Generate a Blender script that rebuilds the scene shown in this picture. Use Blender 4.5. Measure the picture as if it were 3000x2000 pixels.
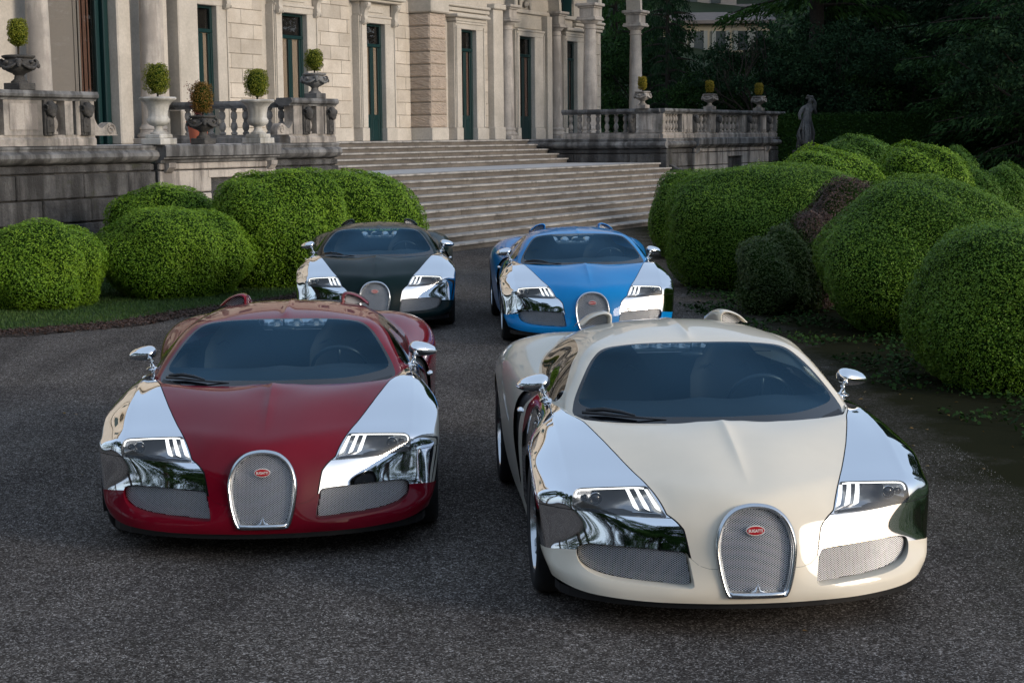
import bpy, bmesh, math, random
import numpy as np
from mathutils import Vector, Matrix
from mathutils.bvhtree import BVHTree
random.seed(7); rng = np.random.default_rng(7)
for _o in list(bpy.data.objects): bpy.data.objects.remove(_o)
SC = bpy.context.scene
COL = SC.collection

# ---------------------------------------------------------------- camera
CAMH, PITCH, ROLL = 2.2987, 0.12374, -0.0099495
cd = bpy.data.cameras.new('camera'); cam = bpy.data.objects.new('camera', cd); COL.objects.link(cam)
cd.sensor_width = 36; cd.lens = 36*4796.06/3000; cd.clip_start = .1; cd.clip_end = 2000
cam.matrix_world = Matrix.Translation((0, 0, CAMH)) @ Matrix.Rotation(math.pi/2-PITCH, 4, 'X') @ Matrix.Rotation(ROLL, 4, 'Z')
SC.camera = cam

# ---------------------------------------------------------------- sky, sun, exposure
SUN_EL, SUN_AZ = math.radians(14), math.radians(120)     # azimuth clockwise from +Y
w = bpy.data.worlds.new('World'); SC.world = w; w.use_nodes = True
nt = w.node_tree; bg = nt.nodes['Background']
sky = nt.nodes.new('ShaderNodeTexSky'); sky.sky_type = 'NISHITA'; sky.sun_disc = False
sky.sun_elevation = SUN_EL; sky.sun_rotation = SUN_AZ; sky.altitude = 200
sky.air_density = 1.0; sky.dust_density = 2.5; sky.ozone_density = 1.0
hs = nt.nodes.new('ShaderNodeHueSaturation'); hs.inputs['Saturation'].default_value = .85
veil = nt.nodes.new('ShaderNodeMix'); veil.data_type = 'RGBA'; veil.inputs[0].default_value = .5; veil.inputs[7].default_value = (5.0, 6.3, 8.3, 1)   # thin high cloud
nt.links.new(sky.outputs[0], hs.inputs['Color']); nt.links.new(hs.outputs[0], veil.inputs[6]); nt.links.new(veil.outputs[2], bg.inputs['Color'])
bg.inputs['Strength'].default_value = 0.125
sd = bpy.data.lights.new('sun', 'SUN'); sun = bpy.data.objects.new('sun', sd); COL.objects.link(sun)
sd.energy = 1.5; sd.angle = math.radians(16); sd.color = (1, .89, .78)
_d = Vector((math.sin(SUN_AZ)*math.cos(SUN_EL), math.cos(SUN_AZ)*math.cos(SUN_EL), math.sin(SUN_EL)))
sun.rotation_euler = _d.to_track_quat('Z', 'Y').to_euler()
SC.view_settings.view_transform = 'Standard'; SC.view_settings.look = 'None'
SC.view_settings.exposure = 0.3; SC.view_settings.gamma = 1; SC.view_settings.use_curve_mapping = False
SC.cycles.max_bounces = 8; SC.cycles.glossy_bounces = 4; SC.cycles.transparent_max_bounces = 12
SC.cycles.transmission_bounces = 4; SC.cycles.diffuse_bounces = 3
SC.cycles.sample_clamp_indirect = 4.0
SC.cycles.use_denoising = True
SC.cycles.caustics_reflective = False; SC.cycles.caustics_refractive = False

# ---------------------------------------------------------------- helpers: objects
def link(name, me, mat=None, parent=None, loc=None):
    o = bpy.data.objects.new(name, me); COL.objects.link(o)
    if mat is not None and me is not None:
        if not me.materials: me.materials.append(mat)
        elif me.materials[0] != mat:
            o.material_slots[0].link = 'OBJECT'; o.material_slots[0].material = mat
    if parent is not None: o.parent = parent
    if loc is not None: o.location = loc
    return o
def mesh(name, V, F, N=None, smooth=False):
    me = bpy.data.meshes.new(name)
    V = np.asarray(V, dtype=np.float32).reshape(-1, 3)
    if isinstance(F, np.ndarray):
        k = F.shape[1]; nf = len(F)
        me.vertices.add(len(V)); me.vertices.foreach_set('co', V.ravel())
        me.loops.add(nf*k); me.loops.foreach_set('vertex_index', F.astype(np.int32).ravel())
        me.polygons.add(nf); me.polygons.foreach_set('loop_start', np.arange(0, nf*k, k, dtype=np.int32))
        me.update(calc_edges=True)
    else:
        me.from_pydata([tuple(map(float, v)) for v in V], [], F); me.update()
    if smooth or N is not None:
        me.polygons.foreach_set('use_smooth', np.ones(len(me.polygons), dtype=bool))
    if N is not None:
        me.normals_split_custom_set_from_vertices([tuple(map(float, n)) for n in N])
    me.validate(clean_customdata=False)
    return me
def tag(o, label=None, cat=None, group=None, kind=None):
    if label: o['label'] = label
    if cat: o['category'] = cat
    if group: o['group'] = group
    if kind: o['kind'] = kind
    return o
def thing(name, label, cat, loc=(0,0,0), rz=0, group=None):
    o = bpy.data.objects.new(name, None); COL.objects.link(o); o.location = loc; o.rotation_euler = (0,0,rz)
    o.empty_display_size = .2
    return tag(o, label, cat, group)
class MB:
    """collects simple shapes into one mesh"""
    def __init__(s): s.V = []; s.F = []
    def add(s, V, F):
        b = len(s.V); s.V += [tuple(v) for v in V]; s.F += [tuple(i+b for i in f) for f in F]; return s
    def box(s, a, b, bev=0):
        x0,y0,z0 = a; x1,y1,z1 = b
        if bev <= 0:
            return s.add([(x0,y0,z0),(x1,y0,z0),(x1,y1,z0),(x0,y1,z0),(x0,y0,z1),(x1,y0,z1),(x1,y1,z1),(x0,y1,z1)],
                [(0,3,2,1),(4,5,6,7),(0,1,5,4),(1,2,6,5),(2,3,7,6),(3,0,4,7)])
        bm = bmesh.new(); bmesh.ops.create_cube(bm, size=1)
        for v in bm.verts: v.co = Vector((x0+(v.co.x+.5)*(x1-x0), y0+(v.co.y+.5)*(y1-y0), z0+(v.co.z+.5)*(z1-z0)))
        bmesh.ops.bevel(bm, geom=bm.edges[:], offset=bev, segments=1, affect='EDGES', profile=.7)
        bm.verts.index_update()
        s.add([v.co[:] for v in bm.verts], [[v.index for v in f.verts] for f in bm.faces]); bm.free(); return s
    def lathe(s, prof, n=24, c=(0,0,0), sq=None, mod=None):
        """prof: (r, z) list; axis z"""
        V = []; F = []
        for r, z in prof:
            for i in range(n):
                a = 2*math.pi*i/n; k = r
                if mod: k = r*mod(a, z)
                V.append((c[0]+k*math.cos(a), c[1]+k*math.sin(a), c[2]+z))
        for j in range(len(prof)-1):
            for i in range(n):
                i2 = (i+1) % n
                F.append((j*n+i, j*n+i2, (j+1)*n+i2, (j+1)*n+i))
        F.append(tuple(reversed(range(n)))); F.append(tuple((len(prof)-1)*n+i for i in range(n)))
        return s.add(V, F)
    def tube(s, pts, r, n=8, caps=True):
        pts = [Vector(p) for p in pts]; V = []; F = []
        for j, p in enumerate(pts):
            t = (pts[min(j+1, len(pts)-1)]-pts[max(j-1, 0)]).normalized()
            up = Vector((0,0,1)) if abs(t.z) < .9 else Vector((1,0,0))
            a = t.cross(up).normalized(); b = t.cross(a).normalized()
            rr = r[j] if isinstance(r, (list, tuple)) else r
            for i in range(n):
                q = 2*math.pi*i/n; V.append(p+a*math.cos(q)*rr+b*math.sin(q)*rr)
        for j in range(len(pts)-1):
            for i in range(n):
                i2 = (i+1) % n; F.append((j*n+i, (j+1)*n+i, (j+1)*n+i2, j*n+i2))
        if caps: F.append(tuple(range(n))); F.append(tuple(reversed([(len(pts)-1)*n+i for i in range(n)])))
        return s.add(V, F)
    def ell(s, c, r, nu=16, nv=10, f=None):
        V = []; F = []
        for j in range(nv+1):
            t = math.pi*j/nv
            for i in range(nu):
                a = 2*math.pi*i/nu
                p = Vector((math.sin(t)*math.cos(a), math.sin(t)*math.sin(a), math.cos(t)))
                k = f(p) if f else 1
                V.append((c[0]+p.x*r[0]*k, c[1]+p.y*r[1]*k, c[2]+p.z*r[2]*k))
        for j in range(nv):
            for i in range(nu):
                i2 = (i+1) % nu; F.append((j*nu+i, (j+1)*nu+i, (j+1)*nu+i2, j*nu+i2))
        return s.add(V, F)
    def prism(s, poly, a, b, ax=1):
        """poly of 2D points, extruded along axis ax from a to b (2D = remaining axes in order)"""
        n = len(poly); V = []
        for q in (a, b):
            for p in poly:
                v = list(p); v.insert(ax, q); V.append(tuple(v))
        F = [tuple(range(n)), tuple(reversed(range(n, 2*n)))]
        for i in range(n):
            j = (i+1) % n; F.append((i, n+i, n+j, j))
        return s.add(V, F)
    def me(s, name, smooth=False):
        m = mesh(name, s.V, s.F, smooth=False)
        bm = bmesh.new(); bm.from_mesh(m); bmesh.ops.remove_doubles(bm, verts=bm.verts, dist=1e-5)
        bmesh.ops.recalc_face_normals(bm, faces=bm.faces[:]); bm.to_mesh(m); bm.free()
        if smooth:
            m.polygons.foreach_set('use_smooth', np.ones(len(m.polygons), dtype=bool))
            if smooth is not True: m.set_sharp_from_angle(angle=math.radians(smooth))
        return m

# ---------------------------------------------------------------- helpers: materials
def nodes(name):
    m = bpy.data.materials.new(name); m.use_nodes = True
    t = m.node_tree; return m, t, t.nodes['Principled BSDF']
def sv(node, **k):
    for a, b in k.items():
        a = a.replace('_', ' ')
        for i in node.inputs:
            if i.name.lower() == a.lower(): i.default_value = b; break
def simple(name, col, rough=.5, metal=0, coat=0, emit=None, es=0, spec=.5):
    m, t, p = nodes(name)
    p.inputs['Base Color'].default_value = (*col, 1); p.inputs['Roughness'].default_value = rough
    p.inputs['Metallic'].default_value = metal; p.inputs['Coat Weight'].default_value = coat
    p.inputs['Coat Roughness'].default_value = .02; p.inputs['Specular IOR Level'].default_value = spec
    if emit: p.inputs['Emission Color'].default_value = (*emit, 1); p.inputs['Emission Strength'].default_value = es
    return m
def nz(t, scale, detail=4, rough=.55, vec=None, kind='ShaderNodeTexNoise', **k):
    n = t.nodes.new(kind); n.inputs['Scale'].default_value = scale
    if 'Detail' in n.inputs: n.inputs['Detail'].default_value = 0 if 'Voronoi' in kind else detail
    if 'Roughness' in n.inputs: n.inputs['Roughness'].default_value = rough
    if vec is None:
        g = t.nodes.new('ShaderNodeTexCoord'); vec = g.outputs[k.get('co', 'Object')]
    t.links.new(vec, n.inputs['Vector']); return n
def ramp(t, src, stops):
    r = t.nodes.new('ShaderNodeValToRGB'); e = r.color_ramp.elements
    e[0].position = stops[0][0]; e[-1].position = stops[-1][0]
    for p, c in stops[1:-1]: e.new(p)
    for q, (p, c) in zip(e, stops): q.color = (c, c, c, 1) if isinstance(c, (int, float)) else (*c, 1)
    t.links.new(src, r.inputs[0]); return r
def mix(t, a, b, fac, mode='MIX'):
    m = t.nodes.new('ShaderNodeMix'); m.data_type = 'RGBA'; m.blend_type = mode
    for s, v in ((m.inputs[0], fac), (m.inputs[6], a), (m.inputs[7], b)):
        if hasattr(v, 'links') or hasattr(v, 'is_output'): t.links.new(v, s)
        elif isinstance(v, (int, float)): s.default_value = v if s == m.inputs[0] else (v, v, v, 1)
        else: s.default_value = (*v, 1)
    return m.outputs[2]
def bump(t, p, h, strength=.4, dist=.02):
    b = t.nodes.new('ShaderNodeBump'); b.inputs['Strength'].default_value = strength; b.inputs['Distance'].default_value = dist
    t.links.new(h, b.inputs['Height']); t.links.new(b.outputs[0], p.inputs['Normal']); return b
# ================================================================= CAR
# ---- surfaces: interpolating bicubic B-spline grids (full width, mirrored)
def _ctrl(P):
    n = P.shape[0]; A = np.zeros((n, n)); 
    for i in range(1, n-1): A[i, i-1:i+2] = (1/6, 4/6, 1/6)
    A[0, 0] = A[-1, -1] = 1
    c = np.linalg.solve(A, P.reshape(n, -1)).reshape(P.shape)
    return np.concatenate([2*c[:1]-c[1:2], c, 2*c[-1:]-c[-2:-1]])
def _basis(n, t):
    i = np.clip(np.floor(t).astype(int), 0, n-2); f = t-i
    B = np.zeros((len(t), n+2)); D = np.zeros_like(B)
    r = np.arange(len(t))
    for k, (b, d) in enumerate(((( 1-f)**3/6, -(1-f)**2/2), ((3*f**3-6*f**2+4)/6, (9*f**2-12*f)/6),
                                ((-3*f**3+3*f**2+3*f+1)/6, (-9*f**2+6*f+3)/6), (f**3/6, f**2/2))):
        B[r, i+k] = b; D[r, i+k] = d
    return B, D
class Surf:
    def __init__(s, half):             # half[row][col] = (x,y,z), col 0 at x=0
        H = np.array(half, float); M = H[:, 1:][:, ::-1].copy(); M[..., 0] *= -1
        P = np.concatenate([M, H], axis=1); s.nr, s.nc = P.shape[:2]; s.mid = H.shape[1]-1
        C = _ctrl(P); s.C = np.swapaxes(_ctrl(np.swapaxes(C, 0, 1)), 0, 1)
    def grid(s, v, u):
        Bv, Dv = _basis(s.nr, v); Bu, Du = _basis(s.nc, u+s.mid)
        E = lambda a, b: np.einsum('vi,ijk,uj->vuk', a, s.C, b)
        X = E(Bv, Bu); N = np.cross(E(Bv, Du), E(Dv, Bu)); N /= np.linalg.norm(N, axis=2, keepdims=True)+1e-12
        return X, N
def trigrid(X, N, v, u):
    nv, nu = X.shape[:2]; i = np.arange(nv*nu).reshape(nv, nu)
    a, b, c, d = i[:-1, :-1].ravel(), i[:-1, 1:].ravel(), i[1:, 1:].ravel(), i[1:, :-1].ravel()
    F = np.concatenate([np.stack([a, b, c], 1), np.stack([a, c, d], 1)])
    U, V = np.meshgrid(u, v)
    return np.hstack([X.reshape(-1, 3), N.reshape(-1, 3), U.reshape(-1, 1), V.reshape(-1, 1)]), F
def cut(M, s, keep=None):
    """split a triangle soup by the scalar s per vertex; returns (s>0 part, s<=0 part)"""
    X, F = M
    if len(F) == 0: return M, M
    s = np.where(np.abs(s) < 1e-9, 1e-9, s); p = s > 0; q = p[F]; k = q.sum(1)
    out = []
    for want in (True, False):
        n3 = 3 if want else 0; full = F[k == n3]
        one = F[k == (1 if want else 2)]      # exactly one vertex on the wanted side
        two = F[k == (2 if want else 1)]
        Xn = [X]; base = len(X); faces = [full]
        for T, lone_is in ((one, want), (two, not want)):
            if len(T) == 0: continue
            lone = (p[T] == lone_is).argmax(1); r = np.arange(len(T))
            a, b, c = T[r, lone], T[r, (lone+1) % 3], T[r, (lone+2) % 3]
            tb = (s[a]/(s[a]-s[b]))[:, None]; tc = (s[a]/(s[a]-s[c]))[:, None]
            AB = X[a]*(1-tb)+X[b]*tb; AC = X[a]*(1-tc)+X[c]*tc
            iab = base+np.arange(len(T)); iac = iab+len(T); base += 2*len(T); Xn += [AB, AC]
            if lone_is == want: faces.append(np.stack([a, iab, iac], 1))
            else: faces += [np.stack([iab, b, c], 1), np.stack([iab, c, iac], 1)]
        X2 = np.vstack(Xn); F2 = np.vstack(faces)
        used = np.unique(F2); m = np.full(len(X2), -1); m[used] = np.arange(len(used))
        out.append((X2[used], m[F2]))
    return out
def join(*Ms):
    X = []; F = []; b = 0
    for x, f in Ms:
        if len(f) == 0: continue
        X.append(x); F.append(f+b); b += len(x)
    if not X: return Ms[0]
    return np.vstack(X), np.vstack(F)
def flipn(M, outward):
    X, F = M; return X, F
def tomesh(name, M, off=0, thick=0):
    X, F = M; X = X.copy(); 
    n = X[:, 3:6]/(np.linalg.norm(X[:, 3:6], axis=1, keepdims=True)+1e-9)
    V = X[:, :3]+n*off
    g = np.cross(V[F[:, 1]]-V[F[:, 0]], V[F[:, 2]]-V[F[:, 0]]); ar = np.linalg.norm(g, axis=1)
    F = F[ar > 1e-10]; g = g[ar > 1e-10]
    bad = (g*n[F[:, 0]]).sum(1) < 0
    F = F.copy(); F[bad] = F[bad][:, ::-1]
    # weld identical vertices
    key = np.round(np.hstack([V, n*.1])*5000).astype(np.int64); _, idx, inv = np.unique(key, axis=0, return_index=True, return_inverse=True)
    F = inv.reshape(-1)[F]; V = V[idx]; n = n[idx]
    F = F[(F[:, 0] != F[:, 1]) & (F[:, 1] != F[:, 2]) & (F[:, 0] != F[:, 2])]
    me = mesh(name, V, F, N=n)
    return me
def catmull(pts, k=8, closed=True):
    P = np.array(pts, float); n = len(P); out = []
    for i in range(n if closed else n-1):
        p0, p1, p2, p3 = (P[(i-1) % n], P[i], P[(i+1) % n], P[(i+2) % n]) if closed else (P[max(i-1, 0)], P[i], P[i+1], P[min(i+2, n-1)])
        for j in range(k):
            t = j/k
            out.append(.5*((2*p1)+(-p0+p2)*t+(2*p0-5*p1+4*p2-p3)*t*t+(-p0+3*p1-3*p2+p3)*t**3))
    if not closed: out.append(P[-1])
    return np.array(out)
def sdf(pts, poly):
    """signed distance (positive inside) of 2D pts to closed polygon"""
    d = np.full(len(pts), 1e9); inside = np.zeros(len(pts), bool)
    for i in range(len(poly)):
        a = poly[i]; b = poly[(i+1) % len(poly)]; e = b-a; w = pts-a
        t = np.clip((w@e)/(e@e+1e-12), 0, 1); d = np.minimum(d, np.linalg.norm(w-t[:, None]*e, axis=1))
        c = (a[1] > pts[:, 1]) != (b[1] > pts[:, 1])
        with np.errstate(divide='ignore', invalid='ignore'):
            xi = (b[0]-a[0])*(pts[:, 1]-a[1])/(b[1]-a[1])+a[0]
        inside ^= c & (pts[:, 0] < xi)
    return np.where(inside, d, -d)
# ---- lower body: rows run from the bottom lip over nose and hood to the tail, columns centre -> side
LB = [
 [(0,.017,.165),(.17,.025,.165),(.35,.055,.165),(.50,.10,.165),(.65,.165,.17),(.77,.24,.18),(.845,.32,.195),(.885,.39,.205),(.905,.44,.21),(.912,.50,.215)],
 [(0,.004,.23),(.17,.013,.23),(.35,.050,.23),(.50,.106,.235),(.66,.178,.24),(.785,.258,.25),(.865,.34,.26),(.91,.40,.265),(.93,.455,.27),(.937,.52,.275)],
 [(0,.025,.36),(.17,.035,.36),(.34,.094,.36),(.50,.158,.36),(.665,.240,.36),(.80,.330,.36),(.880,.400,.36),(.925,.452,.36),(.950,.505,.36),(.962,.57,.37)],
 [(0,.07,.52),(.17,.088,.53),(.33,.14,.535),(.42,.178,.54),(.61,.257,.542),(.80,.361,.545),(.885,.435,.545),(.94,.50,.54),(.968,.55,.54),(.976,.60,.53)],
 [(0,.12,.628),(.17,.165,.642),(.34,.255,.652),(.47,.335,.655),(.63,.37,.655),(.80,.41,.642),(.89,.485,.628),(.947,.555,.61),(.975,.61,.595),(.982,.66,.58)],
 [(0,.27,.692),(.17,.30,.70),(.37,.40,.703),(.53,.49,.704),(.67,.53,.705),(.815,.555,.692),(.90,.605,.672),(.957,.655,.645),(.98,.70,.625),(.984,.73,.605)],
 [(0,.50,.768),(.18,.52,.772),(.39,.61,.773),(.585,.70,.772),(.71,.735,.772),(.823,.75,.760),(.90,.775,.738),(.957,.80,.708),(.98,.82,.685),(.985,.84,.655)],
 [(0,.70,.824),(.19,.72,.823),(.42,.81,.824),(.63,.90,.822),(.735,.935,.818),(.825,.955,.806),(.895,.98,.782),(.95,1.0,.745),(.977,1.01,.71),(.984,1.02,.68)],
 [(0,.88,.862),(.2,.91,.85),(.44,1.0,.848),(.66,1.07,.850),(.75,1.13,.848),(.83,1.18,.836),(.89,1.20,.810),(.935,1.21,.765),(.968,1.21,.70),(.980,1.19,.60)],
 [(0,1.2,.868),(.22,1.22,.866),(.46,1.28,.864),(.705,1.35,.861),(.77,1.38,.860),(.822,1.42,.850),(.865,1.43,.822),(.91,1.43,.755),(.943,1.40,.62),(.957,1.32,.40)],
 [(0,1.7,.872),(.23,1.7,.872),(.47,1.7,.872),(.735,1.7,.871),(.79,1.72,.868),(.825,1.73,.855),(.855,1.74,.82),(.892,1.74,.73),(.918,1.68,.50),(.93,1.48,.19)],
 [(0,2.2,.89),(.23,2.2,.89),(.48,2.2,.89),(.74,2.2,.89),(.79,2.2,.886),(.825,2.2,.87),(.858,2.2,.83),(.898,2.2,.72),(.925,2.2,.48),(.93,2.1,.19)],
 [(0,2.65,.95),(.22,2.65,.95),(.46,2.65,.955),(.69,2.65,.955),(.77,2.65,.95),(.835,2.65,.93),(.885,2.65,.89),(.935,2.66,.80),(.955,2.68,.52),(.94,2.75,.19)],
 [(0,3.05,1.03),(.2,3.05,1.035),(.42,3.05,1.04),(.63,3.05,1.04),(.74,3.05,1.03),(.835,3.05,1.0),(.905,3.05,.955),(.965,3.06,.87),(.985,3.10,.68),(.975,3.22,.36)],
 [(0,3.4,1.03),(.2,3.4,1.035),(.42,3.4,1.035),(.63,3.4,1.03),(.745,3.4,1.015),(.845,3.4,.985),(.92,3.4,.94),(.975,3.4,.865),(.997,3.4,.77),(1.0,3.42,.66)],
 [(0,3.75,.985),(.2,3.75,.985),(.42,3.75,.985),(.63,3.75,.98),(.745,3.75,.965),(.845,3.75,.94),(.915,3.75,.90),(.97,3.75,.83),(.995,3.75,.75),(1.0,3.76,.70)],
 [(0,4.1,.92),(.2,4.1,.92),(.42,4.1,.92),(.62,4.1,.915),(.735,4.1,.90),(.83,4.09,.87),(.90,4.07,.83),(.955,4.04,.77),(.98,4.01,.65),(.985,3.98,.52)],
 [(0,4.38,.84),(.2,4.38,.84),(.4,4.37,.84),(.6,4.34,.835),(.70,4.31,.82),(.79,4.27,.79),(.86,4.22,.74),(.915,4.17,.66),(.945,4.12,.50),(.95,4.08,.30)],
 [(0,4.46,.55),(.2,4.46,.55),(.4,4.44,.55),(.58,4.40,.54),(.68,4.36,.53),(.76,4.31,.50),(.83,4.26,.46),(.88,4.21,.40),(.915,4.15,.32),(.93,4.10,.22)]]
GH = [
 [(0,.85,.835),(.22,.88,.832),(.46,.985,.828),(.715,1.23,.838),(.765,1.33,.842),(.79,1.42,.845),(.805,1.48,.848)],
 [(0,1.08,.928),(.22,1.10,.923),(.455,1.19,.910),(.685,1.40,.922),(.738,1.49,.918),(.775,1.60,.90),(.81,1.68,.862)],
 [(0,1.33,1.012),(.21,1.345,1.010),(.43,1.41,1.002),(.632,1.53,1.010),(.697,1.63,.995),(.752,1.76,.955),(.812,1.84,.868)],
 [(0,1.58,1.090),(.20,1.588,1.089),(.40,1.61,1.086),(.572,1.665,1.082),(.652,1.77,1.065),(.728,1.90,.99),(.812,1.98,.875)],
 [(0,1.81,1.155),(.19,1.805,1.155),(.36,1.785,1.150),(.51,1.785,1.137),(.605,1.88,1.110),(.705,2.03,1.015),(.812,2.12,.882)],
 [(0,2.06,1.192),(.18,2.055,1.190),(.34,2.045,1.180),(.485,2.05,1.160),(.585,2.10,1.122),(.69,2.23,1.025),(.81,2.3,.895)],
 [(0,2.4,1.206),(.17,2.4,1.203),(.32,2.4,1.190),(.46,2.4,1.165),(.562,2.42,1.125),(.675,2.48,1.04),(.80,2.5,.915)],
 [(0,2.8,1.175),(.16,2.8,1.172),(.30,2.8,1.160),(.43,2.8,1.140),(.53,2.8,1.108),(.64,2.8,1.045),(.77,2.8,.955)],
 [(0,3.2,1.10),(.14,3.2,1.098),(.27,3.2,1.09),(.38,3.2,1.078),(.47,3.2,1.060),(.57,3.2,1.035),(.68,3.2,.99)],
 [(0,3.6,1.00),(.12,3.6,1.0),(.23,3.6,.995),(.33,3.6,.99),(.40,3.6,.985),(.49,3.6,.975),(.58,3.6,.95)]]
HORSE = [(0,.612),(.077,.600),(.128,.568),(.160,.525),(.178,.475),(.185,.42),(.180,.36),(.170,.30),(.155,.243),(.141,.213),(.12,.200),(0,.197)]
HORSE = HORSE+[(-x, z) for x, z in HORSE[1:-1]][::-1]
INTAKE = [(.800,.338),(.796,.370),(.775,.388),(.71,.398),(.53,.400),(.345,.396),(.312,.388),(.303,.360),(.292,.30),(.285,.25),(.293,.238),(.325,.234),(.43,.237),(.56,.242),(.67,.252),(.745,.272),(.785,.30)]
LAMP = [(.807,.548),(.812,.590),(.806,.622),(.783,.640),(.74,.646),(.63,.652),(.50,.656),(.462,.655),(.450,.640),(.43,.606),(.405,.562),(.392,.540),(.44,.537),(.53,.536),(.63,.538),(.73,.543)]
def dense(a, b, brk):                     # parameter samples with a density per interval
    out = []
    for i in range(a, b):
        k = brk(i); out += list(i+np.arange(k)/k)
    return np.array(out+[b], float)
def build_car_meshes():
    R = {}
    S = Surf(LB)
    v = dense(0, 18, lambda i: 14 if i < 5 else 12 if i < 9 else 6)
    u = dense(-9, 9, lambda i: 11 if -5 <= i < 5 else 8); u = np.unique(np.concatenate([u, np.linspace(-.45, .45, 45)]))
    X, N = S.grid(v, u)
    N = np.where((N[:, :, 2:3]+np.sign(X[:, :, 0:1])*N[:, :, 0:1]-.5*N[:, :, 1:2]) < 0, -N, N) if False else N
    # orient outward using the centre
    cN = (N*(X-np.array([0, 2.2, .3]))).sum(2); 
    if np.median(cN) < 0: N = -N
    def bumpn(X, N, D):
        """displace by D along N and recompute the normals numerically"""
        X = X+N*D[..., None]
        gv = np.gradient(X, v, axis=0); gu = np.gradient(X, u, axis=1); N2 = np.cross(gv, gu); N2 /= np.linalg.norm(N2, axis=2, keepdims=True)+1e-12
        sg = np.sign((N2*N).sum(2, keepdims=True)); return X, N2*sg
    y, x, z = X[..., 1], X[..., 0], X[..., 2]
    k = np.clip((y-.20)/.35, 0, 1)*np.clip((1.0-y)/.05, 0, 1)
    D = .010*k*np.exp(-(np.abs(x)/.030)**1.5)
    # swelling round the horseshoe
    hd = -sdf(np.stack([x.ravel(), z.ravel()], 1), catmull(HORSE, 3)).reshape(x.shape)
    D += np.where(y < .45, .0035*np.exp(-(np.clip(hd, 0, 1)/.055)**2)*np.clip((z-.24)/.1, 0, 1), 0)
    # fender crest
    ax = np.abs(x); cr = np.interp(y, [.35, .55, .9, 1.3, 1.5], [.805, .815, .825, .825, .82])
    D += .006*np.exp(-(np.abs(ax-cr)/.022)**1.4)*np.clip((y-.38)/.12, 0, 1)*np.clip((1.55-y)/.25, 0, 1)*(z > .55)
    X, N = bumpn(X, N, D)
    M = trigrid(X, N, v, u)
    full = M
    bv = BVHTree.FromPolygons([tuple(p) for p in M[0][:, :3]], [tuple(f) for f in M[1]])
    def front(x, z):
        h = bv.ray_cast(Vector((x, -1, z)), Vector((0, 1, 0)))
        if h[0] is None: return np.array([x, .5, z]), np.array([0, -1, 0])
        n = np.array(h[1]); n = n if n[1] < 0 else -n
        return np.array(h[0]), n
    R['front'] = front
    hs_ = catmull(HORSE, 4); it = catmull(INTAKE, 4); lp = catmull(LAMP, 3)
    def region(M, poly, ymax=1.0, mir=False, grow=0):
        P = M[0]; s = np.full(len(P), -1.0); m = (P[:, 1] < ymax)
        q = np.stack([np.abs(P[m, 0]) if mir else P[m, 0], P[m, 2]], 1)
        s[m] = sdf(q, poly)+grow
        return s
    _, M = cut(M, region(M, hs_, .3, grow=.002))
    _, M = cut(M, region(M, it, .6, True))
    lamp, M = cut(M, region(M, lp, .7, True))
    R['lampglass'] = lamp
    # wheel arches (exact circles)
    for cy_, cz, rr in ((.945, .335, .362), (3.65, .35, .382)):
        P = M[0]; s = rr-np.hypot(P[:, 1]-cy_, P[:, 2]-cz); s = np.where(np.abs(P[:, 0]) > .6, s, -1)
        s = np.where(P[:, 2] < .76, s, -1)
        _, M = cut(M, s)
    # opening under the glass house
    P = M[0]; ax = np.abs(P[:, 0])
    yr = np.interp(ax, [0, .05, .1, .18, .26, .40, .53, .62, .68, .74, .76, .775], [.876, .895, .912, .925, .935, .965, 1.005, 1.045, 1.085, 1.25, 1.45, 1.6])
    s = np.minimum(P[:, 1]-yr, np.minimum(np.interp(P[:, 1], [1.9, 2.4, 2.6, 2.9, 3.3], [.772, .76, .62, .42, .36])-ax, 3.3-P[:, 1]))
    _, M = cut(M, s)
    # hood / fender seam
    P = M[0]; ax = np.abs(P[:, 0])
    xs = np.interp(P[:, 1], [.05, .12, .178, .344, .45, .57, .70, .85, .97, 1.063, 1.2, 1.3, 1.6], [.28, .322, .394, .462, .503, .546, .590, .634, .667, .690, .735, .76, .80])
    d = xs-ax
    d = np.where((P[:, 1] > 1.45), -1, d)
    central, side = cut(M, d)
    # central: bumper part below the short seam at z=.325
    P = central[0]; z0 = np.interp(np.abs(P[:, 0]), [.15, .22, .26, .30, .35], [.327, .327, .338, .37, .40])
    hood, lowc = cut(central, P[:, 2]-z0)
    # side: chrome zone / body colour behind / bumper below
    P = side[0]
    zb = np.interp(P[:, 1], [0, .3, .45, .62, 1.2, 1.5, 2.4], [.372, .365, .342, .335, .20, .215, .26])
    up, lows = cut(side, P[:, 2]-zb)
    P = up[0]   # rear limit of the polished zone: the C-curve behind the door
    yc = np.interp(P[:, 2], [.15, .30, .45, .60, .75, .85, .90, 1.2], [1.95, 2.10, 2.22, 2.26, 2.20, 2.02, 1.80, 1.6])
    chrome, rear = cut(up, yc-P[:, 1])
    P = chrome[0]  # horizontal seam between fender and bumper wing
    s = P[:, 2]-np.interp(P[:, 1], [0, .36, .6], [.5375, .5445, .541]); s = np.where(P[:, 1] > .75, 1, s)
    fend, wing = cut(chrome, s)
    P = fend[0]; s = np.where(P[:, 1] < 1.2, 1, np.interp(P[:, 2], [.2, .5, .7, .86], [1.50, 1.47, 1.40, 1.47])-P[:, 1])
    fend, door = cut(fend, s)
    # the engine side intake mesh (crescent) in the rear quarter
    P = rear[0]; q = P[:, 1:3]
    cres = catmull([(2.00,.86),(2.30,.84),(2.52,.74),(2.62,.60),(2.58,.44),(2.40,.32),(2.22,.26),(2.28,.34),(2.38,.46),(2.40,.58),(2.34,.70),(2.18,.79)], 4)
    s = np.where(np.abs(P[:, 0]) > .8, sdf(q, cres), -1)
    cresc, rear = cut(rear, s)
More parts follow.
